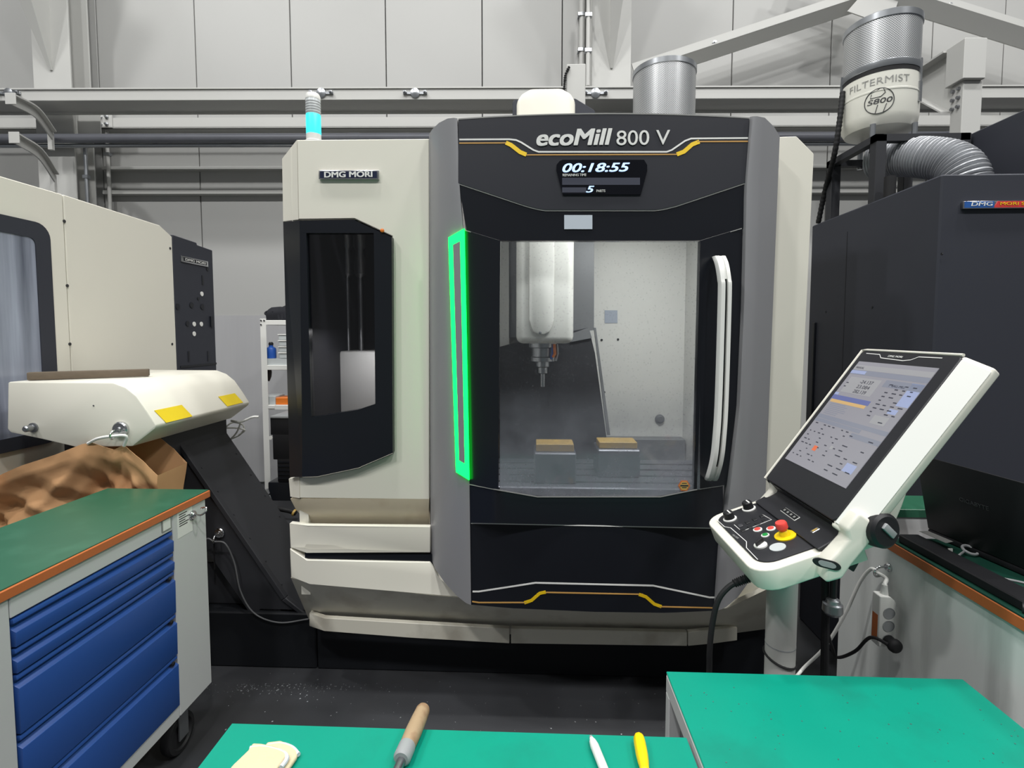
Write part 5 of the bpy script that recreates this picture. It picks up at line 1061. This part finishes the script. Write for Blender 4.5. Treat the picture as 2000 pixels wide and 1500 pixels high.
# flat black box with white label in front of the laptop
b0_ = atz(1752, 1040, BZ + 0.03); 
t = thing('dock_box', 'flat black box with a white label in front of the laptop', 'box', (BX + 0.06, 1.5, BZ))
MB().prism([(BX + 0.015, 1.6, BZ + 0.002), (BX + 0.075, 1.6, BZ + 0.002), (BX + 0.09, 1.2, BZ + 0.002), (BX + 0.02, 1.18, BZ + 0.002)], (0, 0, 0.025)).build('body', M['black_plastic'], t, bevel=0.003, seg=1)
for (pts) in ([(1795, 1038), (1812, 1037), (1862, 1058), (1848, 1061)],):
    MB().prism([atz(x, y, BZ + 0.0272) for x, y in pts], (0, 0, 0.0006)).build('label', M['grey_print'], t)
p = atz(1855, 1075, BZ + 0.02); MB().box(p.x - 0.006, p.x + 0.006, p.y - 0.003, p.y, p.z - 0.002, p.z + 0.006).build('white_stud', M['white_plastic'], t)
c = atz(1894, 1082, BZ + 0.004) + V((0, 0, 0.006)); R_ = [c + V((0.017 * math.cos(a), 0.017 * math.sin(a), 0.006 * (1 + math.sin(a)))) for a in [2 * math.pi * k / 18 * 0.85 for k in range(19)]]
t = thing('ring_plug', 'small grey ring plug with a short wire on the bench', 'plug', c)
MB().tube(R_, 0.004, 8).build('ring', M['grey_plastic'], t); MB().tube(smooth_path([c + V((-0.02, -0.005, 0.004)), atz(1868, 1090, BZ + 0.012), atz(1866, 1110, BZ + 0.006)], 12), 0.003, 6).build('wire', M['grey_plastic'], t)
for lab, pts in (('upper thin grey cable lying on the bench below the laptop', [(1880, 1124), (1920, 1124), (1960, 1130), (2010, 1141), (2060, 1160)]), ('lower thin grey cable lying on the bench near its orange edge', [(1950, 1156), (1980, 1158), (2030, 1166), (2080, 1185)])):
    P = smooth_path([atz(x, y, BZ + 0.005) for x, y in pts], 24); tag(MB().tube(P, 0.003, 8).build('bench_cable', M['grey_plastic'], None), lab, 'cable', 'cables on the bench')
c = atz(1996, 1187, BZ + 0.012); tag(MB().lathe([(0.012, 0), (0.014, 0.01), (0.014, 0.05), (0.01, 0.055)], c, (0.8, -0.6, 0.0), 14).build('black_connector', M['black_plastic'], None), 'black cable connector on the bench edge at the right border', 'connector')
# hook, power strip and plug on the bench front
FX = BX + 0.012
hk2 = hook('round magnetic hook on the grey bench front holding the power strip cord', atx(1737, 1108, FX), (-1, 0, 0), 0.014)
def bp_(x, y, off): return atx(x, y, FX - off)
ps = thing('power_strip', 'white power strip hanging on the grey bench front with a black plug in it', 'power strip', bp_(1730, 1262, 0))
PY = 1.55; xa_, xb_ = at(1717, 1210, PY).x, at(1752, 1210, PY).x; zt_p, zb_p = at(1735, 1166, PY).z, at(1735, 1264, PY).z
body_ = MB().prism([(x, PY, z) for x, z in ((xa_, zb_p), (xb_ - 0.006, zb_p), (xb_, zb_p + 0.008), (xb_, zt_p - 0.03), (xb_ - 0.008, zt_p - 0.012), (xb_ - 0.022, zt_p), (xa_, zt_p + 0.002))], (0, 0.036, 0)).build('body', M['white_plastic'], ps, bevel=0.004, seg=3)
xc_ = (xa_ + xb_) / 2 + 0.002; zz = [at(1737, y, PY).z for y in (1198, 1223, 1250)]
for z_ in zz:
    so = MB().lathe([(0.0175, 0), (0.0175, 0.001), (0.016, 0.0012), (0.0145, -0.008), (0, -0.008)], (xc_, PY - 0.0005, z_), (0, -1, 0), 24).build('socket', M['grey_plastic'], body_)
    for s_ in (-1, 1): MB().lathe([(0.0028, 0), (0.0028, 0.0012)], (xc_ + s_ * 0.005, PY + 0.0065, z_ - s_ * 0.003), (0, -1, 0), 8).build('socket_hole', M['black_plastic'], so)
MB().box(xa_ - 0.0008, xa_, PY + 0.006, PY + 0.03, at(1710, 1252, PY).z, at(1710, 1203, PY).z).build('orange_label', M['orange_edge'], body_)
cc = V((xc_ - 0.004, PY + 0.018, zt_p))
P = smooth_path([cc, cc + V((0, 0, 0.03)), bp_(1731, 1130, 0.03), hk2 + V((0.004, 0, 0.006)), bp_(1700, 1112, 0.04), bp_(1678, 1140, 0.05), bp_(1650, 1200, 0.07), bp_(1610, 1265, 0.1), bp_(1565, 1310, 0.14), V((0.9, 1.75, 0.35)), V((0.86, 1.8, 0.01))], 70)
MB().tube(P, 0.0055, 10).build('cord', M['white_plastic'], ps); MB().tube([cc, cc + V((0, 0, 0.012)), cc + V((0, 0, 0.03))], 0.009, 12, True, lambda t: 0.011 - 0.004 * t).build('cord_relief', M['white_plastic'], ps)
pg = thing('black_plug', 'black plug in the lowest socket of the white power strip', 'plug', (xc_, PY - 0.02, zz[2]))
MB().lathe([(0.017, 0), (0.017, 0.02), (0.021, 0.024), (0.02, 0.034), (0.012, 0.04)], (xc_, PY - 0.002, zz[2]), (0, -1, 0), 16).build('body', M['rubber'], pg, bevel=0.001, seg=1)
P = smooth_path([V((xc_ - 0.018, PY - 0.03, zz[2] + 0.004)), bp_(1700, 1245, 0.09), bp_(1670, 1272, 0.1), bp_(1636, 1284, 0.11), bp_(1626, 1265, 0.13), bp_(1616, 1230, 0.15), bp_(1612, 1190, 0.18)], 40); MB().tube(P, 0.005, 8).build('cord', M['rubber'], pg)

# ================================================================== DARK MACHINE at the right
RX = 1.5
c0, c1 = atx(1840, 340, RX), atx(1586, 441, RX)
dm = thing('dark_machine', 'large charcoal grey machine behind the laptop at the right edge', 'machine', (RX + 0.6, 2.5, 0))
zr = c0.z
bd = MB().prism([(RX, c0.y, 0), (RX, c0.y, c0.z), (RX, c1.y, c1.z), (RX, c1.y, 0)], (1.6, 0, 0)).build('housing', M['dark_machine'], dm, bevel=0.006, seg=1)
u0 = atx(2000, 214, RX + 0.42); u1 = atx(1872, 274, RX + 0.42)
MB().prism([(RX + 0.42, c0.y + 0.12, zr - 0.05), (RX + 0.42, c0.y + 0.02, u0.z), (RX + 0.42, u1.y, u0.z), (RX + 0.42, u1.y + 0.25, zr - 0.05)], (1.1, 0, 0)).build('roof_hood', M['dark_machine'], dm, bevel=0.004, seg=1)
p, q = atx(1593, 630, RX), atx(1593, 800, RX); MB().box(RX - 0.012, RX, p.y - 0.012, p.y + 0.012, q.z - 0.2, p.z).build('door_edge', M['black'], bd, bevel=0.003, seg=1)
MB().box(RX - 0.001, RX + 0.003, p.y - 0.25, p.y - 0.246, 0.4, zr - 0.1).build('panel_joint', M['black'], bd)
for (x, y) in ((1704, 600), (1613, 609), (1840, 496)): MB().lathe([(0.005, 0), (0.005, 0.002)], atx(x, y, RX), (-1, 0, 0), 8).build('screw', M['black'], bd)
fy = c0.y
p, q = at(1881, 408, fy - 0.012), at(2040, 391, fy - 0.012)
pl = MB().box(p.x, q.x, fy - 0.012, fy, p.z, q.z).build('name_plate', M['chrome'], dm, bevel=0.003)
p1 = at(1884, 406, fy - 0.013); p2 = at(1942, 393, fy - 0.013)
MB().box(p1.x, p2.x, fy - 0.014, fy - 0.011, p1.z, p2.z).build('blue_field', M['blue_plate'], pl)
MB().prism([V((p2.x, fy - 0.014, p1.z)), V((q.x - 0.004, fy - 0.014, p1.z)), V((q.x - 0.004, fy - 0.014, p2.z)), V((p2.x + 0.012, fy - 0.014, p2.z))], (0, 0.003, 0)).build('red_field', M['red_plate'], pl)
text('DMG', M['white_print'], pl, (p1.x + 0.022, fy - 0.0142, p1.z + 0.006), (1, 0, 0), (0, 0, 1), width=0.075, height=0.014, bold=0.006, shear=0.1)
text('MORI SEIKI', M['yellow_print'], pl, (p2.x + 0.02, fy - 0.0142, p1.z + 0.008), (1, 0, 0), (0, 0, 1), width=0.13, height=0.011, bold=0.005)

# ================================================================== MIST FILTERS
def mist_filter(label, c, r, z0, zb_, zm, z1, stand=None, logo=True):
    t = thing('mist_filter', label, 'filter', (c.x, c.y, z0), 'round mesh mist filters')
    MB().lathe([(r * 0.3, -0.015), (r * 0.88, 0.0), (r * 0.97, 0.025), (r, 0.05), (r, (zb_ - z0) * 0.62), (r * 1.012, (zb_ - z0) * 0.63), (r * 1.012, (zb_ - z0) * 0.66), (r, (zb_ - z0) * 0.67), (r * 0.985, zb_ - z0)], (c.x, c.y, z0), (0, 0, 1), 48).build('bowl', M['drum_white'], t)
    MB().lathe([(r * 0.99, 0), (r * 0.99, 0.022)], (c.x, c.y, zb_), (0, 0, 1), 48).build('gasket', M['rubber'], t)
    MB().lathe([(r, 0), (r * 1.01, 0.004), (r * 1.01, 0.028), (r * 0.985, 0.032)], (c.x, c.y, zb_ + 0.02), (0, 0, 1), 48).build('lower_rim', M['galv'], t)
    MB().lathe([(r * 0.985, 0), (r * 0.985, z1 - zb_ - 0.07)], (c.x, c.y, zb_ + 0.05), (0, 0, 1), 64).build('mesh_drum', M['perf'], t)
    MB().lathe([(r * 0.985, 0), (r * 1.015, 0.003), (r * 1.015, 0.03), (r * 0.98, 0.034), (0, 0.034)], (c.x, c.y, z1 - 0.034), (0, 0, 1), 48).build('upper_rim', M['galv'], t)
    a0_ = math.atan2(-c.y, -c.x)
    for a in (a0_ - 1.3, a0_ + 1.25):
        q = V((c.x + r * 1.02 * math.cos(a), c.y + r * 1.02 * math.sin(a), 0)); u = V((-math.sin(a), math.cos(a), 0)); v = V((math.cos(a), math.sin(a), 0))
        l = MB().obox((q.x, q.y, lerp(z0, zb_, 0.62)), u * 0.011, v * 0.006, V((0, 0, 0.045))).build('latch', M['chrome'], t, bevel=0.002, seg=1)
        MB().obox((q.x, q.y, lerp(z0, zb_, 0.95)), u * 0.005, v * 0.005, V((0, 0, 0.07))).build('latch_rod', M['chrome'], l)
    return t
def oncyl(c, r):
    def fn(p, front):
        a0 = math.atan2(-c.y, -c.x); s = p.x / r; a = a0 + s; rr = r + (0.0012 if front else 0.0004); return V((c.x + rr * math.cos(a), c.y + rr * math.sin(a), p.z))
    return fn
fc = at(1717, 200, 2.6); fr_ = 0.156; fz0, fzb, fz1 = at(1717, 262, 2.6).z, at(1717, 150, 2.52).z, at(1717, 27, 2.5).z
f1_ = mist_filter('tall mist filter with mesh drum and ivory bowl above the dark machine', V((fc.x, 2.6, 0)), fr_, fz0, fzb, 0, fz1)
cc = V((fc.x, 2.6, 0)); fn = oncyl(cc, fr_)
text('FILTERMIST', M['grey_print'], f1_, (-0.13, 0, lerp(fz0, fzb, 0.76)), (1, 0, 0), (0, 0, 1), width=0.25, height=0.03, fn=fn, bold=-0.012)
text('S800', M['dark_print'], f1_, (-0.045, 0, fz0 + 0.089), (1, 0, 0), (0, 0, 1), width=0.095, height=0.022, fn=fn, shear=0.15, bold=0.006)
pts = [V((0.056 * math.cos(a), 0, fz0 + 0.1 + 0.056 * math.sin(a))) for a in [2 * math.pi * k / 40 for k in range(41)]]
MB().tube([fn(p, True) for p in pts], 0.0018, 5, False).build('emblem_ring', M['dark_print'], f1_)
for pl_ in ([(-0.035, 0.042), (-0.005, 0.05), (0.0, 0.055)], [(-0.03, 0.035), (-0.034, 0.018), (0.005, 0.018)], [(-0.005, -0.016), (-0.014, -0.054)], [(0.028, -0.016), (0.016, -0.053)], [(0.014, 0.053), (0.022, 0.034), (0.005, 0.018)]):
    MB().tube([fn(V((x, 0, fz0 + 0.1 + z)), True) for x, z in pl_], 0.0016, 5, False).build('emblem_stroke', M['dark_print'], f1_)
# stand and duct for the tall filter
stn = thing('filter_stand', 'black angle iron stand carrying the tall mist filter', 'stand', (fc.x, 2.5, zr))
zs = at(1690, 262, 2.36).z
def roofz(y): return lerp(c0.z, c1.z, (y - c0.y) / (c1.y - c0.y))
for (x, y) in ((at(1679, 300, 2.36).x, 2.36), (at(1626, 300, 2.7).x, 2.7), (fc.x + 0.2, 2.36), (fc.x + 0.2, 2.7)):
    x = max(x, RX + 0.005); MB().box(x, x + 0.045, y, y + 0.045, roofz(min(y, c1.y)) - 0.01, zs).build('leg', M['conveyor'], stn, bevel=0.002, seg=1)
MB().box(RX, fc.x + 0.24, 2.36, 2.395, zs - 0.03, zs).build('cross_rail', M['conveyor'], stn); MB().box(RX, fc.x + 0.24, 2.7, 2.735, zs - 0.03, zs).build('cross_rail', M['conveyor'], stn)
MB().box(RX, RX + 0.035, 2.36, 2.735, zs - 0.03, zs).build('cross_rail', M['conveyor'], stn); MB().box(fc.x + 0.2, fc.x + 0.24, 2.36, 2.735, zs - 0.03, zs).build('cross_rail', M['conveyor'], stn)
for (dx, dy) in ((-0.1, -0.12), (0.08, -0.13), (0.0, 0.13)): MB().cyl((fc.x + dx, 2.6 + dy, zs - 0.04), (fc.x + dx, 2.6 + dy, fz0), 0.012, 10).build('rubber_mount', M['galv'], stn)
P = smooth_path([at(1708, 312, 2.56), at(1760, 307, 2.45), at(1812, 308, 2.34), at(1858, 318, 2.26), at(1884, 345, 2.21), at(1893, 400, 2.2)], 60)
P = resample(P, 441)
dc = MB().tube(P, 0.085, 24, True, lambda t: 0.072 + 0.014 * abs(math.sin(t * math.pi * 44))).build('flexible_duct', M['duct'], None)
tag(dc, 'grey corrugated duct curving from the tall filter into the dark machine', 'duct')
P = resample(smooth_path([at(1646, 180, 2.62), at(1640, 235, 2.6), at(1630, 300, 2.62), at(1612, 370, 2.75), at(1598, 436, 2.82)], 40), 120)
tag(MB().tube(P, 0.012, 10, True, lambda t: 0.0115 + 0.0015 * (math.sin(t * 200) > 0)).build('corrugated_conduit', M['rubber'], None), 'black corrugated conduit hanging from the tall filter to the dark machine', 'conduit')
hx_ = at(1735, 380, 2.3); P = [V((max(hx_.x, RX + 0.03), 2.3, roofz(2.3))), V((max(hx_.x, RX + 0.03), 2.3, at(1737, 345, 2.3).z))]
tag(MB().tube(P, 0.022, 12).build('black_hose', M['rubber'], None), 'short black hose standing upright under the grey duct', 'hose')
# second filter on the milling machine's roof
f2c = at(1297, 160, 3.15); z2_ = at(1297, 225, 3.15).z
f2 = mist_filter('short mist filter with mesh drum on the roof of the milling machine', V((f2c.x, 3.15, 0)), 0.18, ZT + 0.0, ZT + 0.1 + 0.0, 0, at(1297, 109, 2.98).z)

# ================================================================== GREEN TABLES in front
def table(label, x0, x1, y0, y1, z, legw, overx=0.0):
    t = thing('work_table', label, 'table', ((x0 + x1) / 2, (y0 + y1) / 2, 0), 'green topped work tables')
    MB().box(x0, x1, y0, y1, z - 0.004, z).build('green_mat', M['green_top'], t, bevel=0.0015, seg=1)
    MB().box(x0 + 0.001, x1 - 0.001, y0 + 0.001, y1 - 0.001, z - 0.008, z - 0.004).build('tabletop', M['cab_grey'], t)
    for (xa, xb, ya, yb) in ((x0, x0 + legw, y0, y1), (x1 - legw, x1, y0, y1), (x0 + legw, x1 - legw, y1 - legw, y1), (x0 + legw, x1 - legw, y0, y0 + legw)):
        MB().box(xa, xb, ya, yb, z - 0.05, z - 0.008).build('apron_rail', M['cab_grey'], t, bevel=0.002, seg=1)
    for xa in (x0, x1 - legw):
        for ya in (y0, y1 - legw): MB().box(xa, xa + legw, ya, ya + legw, 0, z - 0.05).build('leg', M['cab_grey'], t, bevel=0.002, seg=1)
table('green topped work table in the front with hand tools on it', -0.653, 0.326, 0.3, 1.043, 0.75, 0.03)
table('empty green topped work table at the lower right beside the bench', 0.334, 1.046, 0.3, 1.239, 0.76, 0.03)
TZ = 0.751
def tz(x, y, h=0.0): return atz(x, y, TZ + h)
# file / mallet with wooden handle
a = tz(828, 1384, 0.016); b = tz(774, 1508, 0.016); dd = (b - a).normalized(); L_ = 0.11
t = thing('wooden_handled_tool', 'hand tool with a worn wooden handle reaching over the table edge', 'tool', V((a.x, a.y, TZ)))
e1_ = a + dd * 0.105
MB().lathe([(0.008, 0), (0.0135, 0.002), (0.0155, 0.008), (0.0165, 0.03), (0.0175, 0.07), (0.0165, 0.1), (0.015, 0.108)], V((a.x, a.y, TZ + 0.018)), V((dd.x, dd.y, 0)), 20).build('handle', M['wood'], t)
MB().lathe([(0.017, 0), (0.0175, 0.002), (0.0175, 0.03), (0.014, 0.034)], V((a.x, a.y, TZ + 0.018)) + V((dd.x, dd.y, 0)).normalized() * 0.106, V((dd.x, dd.y, 0)), 20).build('ferrule', M['grey_plastic'], t)
MB().lathe([(0.009, 0), (0.009, 0.16)], V((a.x, a.y, TZ + 0.0155)) + V((dd.x, dd.y, 0)).normalized() * 0.138, V((dd.x, dd.y, 0)), 14).build('shank', M['steel'], t)
# grey marker
a = tz(1155, 1443, 0.008); b = tz(1180, 1505, 0.008); dd = V((b.x - a.x, b.y - a.y, 0)).normalized()
t = thing('grey_marker', 'slim grey marker lying on the front green table', 'marker', V((a.x, a.y, TZ)))
o_ = V((a.x, a.y, TZ + 0.0095))
MB().lathe([(0.003, 0), (0.0045, 0.001), (0.005, 0.006), (0.007, 0.008), (0.009, 0.02), (0.009, 0.13), (0.007, 0.135)], o_, dd, 16).build('barrel', M['white_plastic'], t)
MB().lathe([(0.0035, -0.004), (0.0042, 0.001)], o_, dd, 12).build('tip', M['grey_plastic'], t)
# yellow screwdriver
a = tz(1247, 1437, 0.012); b = tz(1260, 1510, 0.012); dd = V((b.x - a.x, b.y - a.y, 0)).normalized(); o_ = V((a.x, a.y, TZ + 0.0135))
t = thing('yellow_screwdriver', 'screwdriver with a yellow handle lying on the front green table', 'screwdriver', V((a.x, a.y, TZ)))
m = MB(); prf = [(0.004, 0), (0.009, 0.002), (0.0115, 0.008), (0.0125, 0.02), (0.0125, 0.05), (0.011, 0.07), (0.0095, 0.08), (0.0105, 0.09), (0.007, 0.096)]
m.lathe(prf, o_, dd, 8); m.build('handle', M['yellow_plastic'], t, bevel=0.0015, seg=2, ang=15)
MB().lathe([(0.0035, 0), (0.0035, 0.12)], o_ + dd * 0.095, dd, 10).build('blade', M['chrome'], t)
# folded knit gloves
t = thing('folded_gloves', 'folded cream knit gloves lying on the front green table', 'gloves', tz(520, 1490))
def pad(pts, h, nm, m, z):
    P = [atz(x, y, TZ + z) for x, y in pts]; cx = sum((p.x for p in P)) / len(P); cy = sum((p.y for p in P)) / len(P)
    P2 = P
    return MB().prism(P2, (0, 0, h)).build(nm, M[m], t, bevel=0.004, seg=3)
pad([(522, 1457), (548, 1454), (570, 1461), (583, 1474), (580, 1486), (562, 1512), (520, 1530), (500, 1490)], 0.01, 'glove', 'cloth', 0.001)
pad([(494, 1459), (512, 1460), (538, 1465), (557, 1473), (561, 1482), (548, 1500), (530, 1525), (470, 1540), (440, 1520), (455, 1502), (484, 1474)], 0.01, 'glove', 'cloth', 0.011)
for pts, z in (([(488, 1462), (512, 1460), (538, 1465), (556, 1473), (560, 1483), (549, 1499)], 0.017), ([(522, 1457), (548, 1454), (570, 1461), (583, 1474)], 0.007)):
    MB().tube(smooth_path([atz(x, y, TZ + z) for x, y in pts], 20), 0.0045, 8).build('cuff_edge', M['cloth_white'], t)
# metal chips scattered on the floor
m = MB(); rg = random.Random(5)
for k in range(420):
    p = atz(560 + rg.gauss(0, 90), 1335 + abs(rg.gauss(0, 14)) , 0) if k < 300 else atz(rg.uniform(420, 1450), rg.uniform(1315, 1440), 0)
    if p.y > YB - 0.02: continue
    s_ = rg.uniform(0.0012, 0.0035); a = rg.uniform(0, 6.3); u = V((math.cos(a), math.sin(a), 0)); m.obox(p + V((0, 0, 0.001)), u * s_, V((-u.y, u.x, 0.3)) * s_ * 0.5, V((0, 0, 0.0006)))
o = m.build('metal_chips', M['galv'], None); o['kind'] = 'stuff'; tag(o, 'fine metal chips scattered on the dark floor by the machine base', 'chips')
m = MB()
for k in range(60):
    p = atz(rg.uniform(1330, 1990), rg.uniform(1340, 1498), 0.76)
    if p.x > 1.04 or p.x < 0.34: continue
    s_ = rg.uniform(0.0006, 0.0016); a = rg.uniform(0, 6.3); u = V((math.cos(a), math.sin(a), 0)); m.obox(p + V((0, 0, 0.0007)), u * s_, V((-u.y, u.x, 0)) * s_ * 0.5, V((0, 0, 0.0005)))
o = m.build('table_chips', M['galv'], None); o['kind'] = 'stuff'; tag(o, 'tiny metal chips scattered on the empty green table', 'chips')
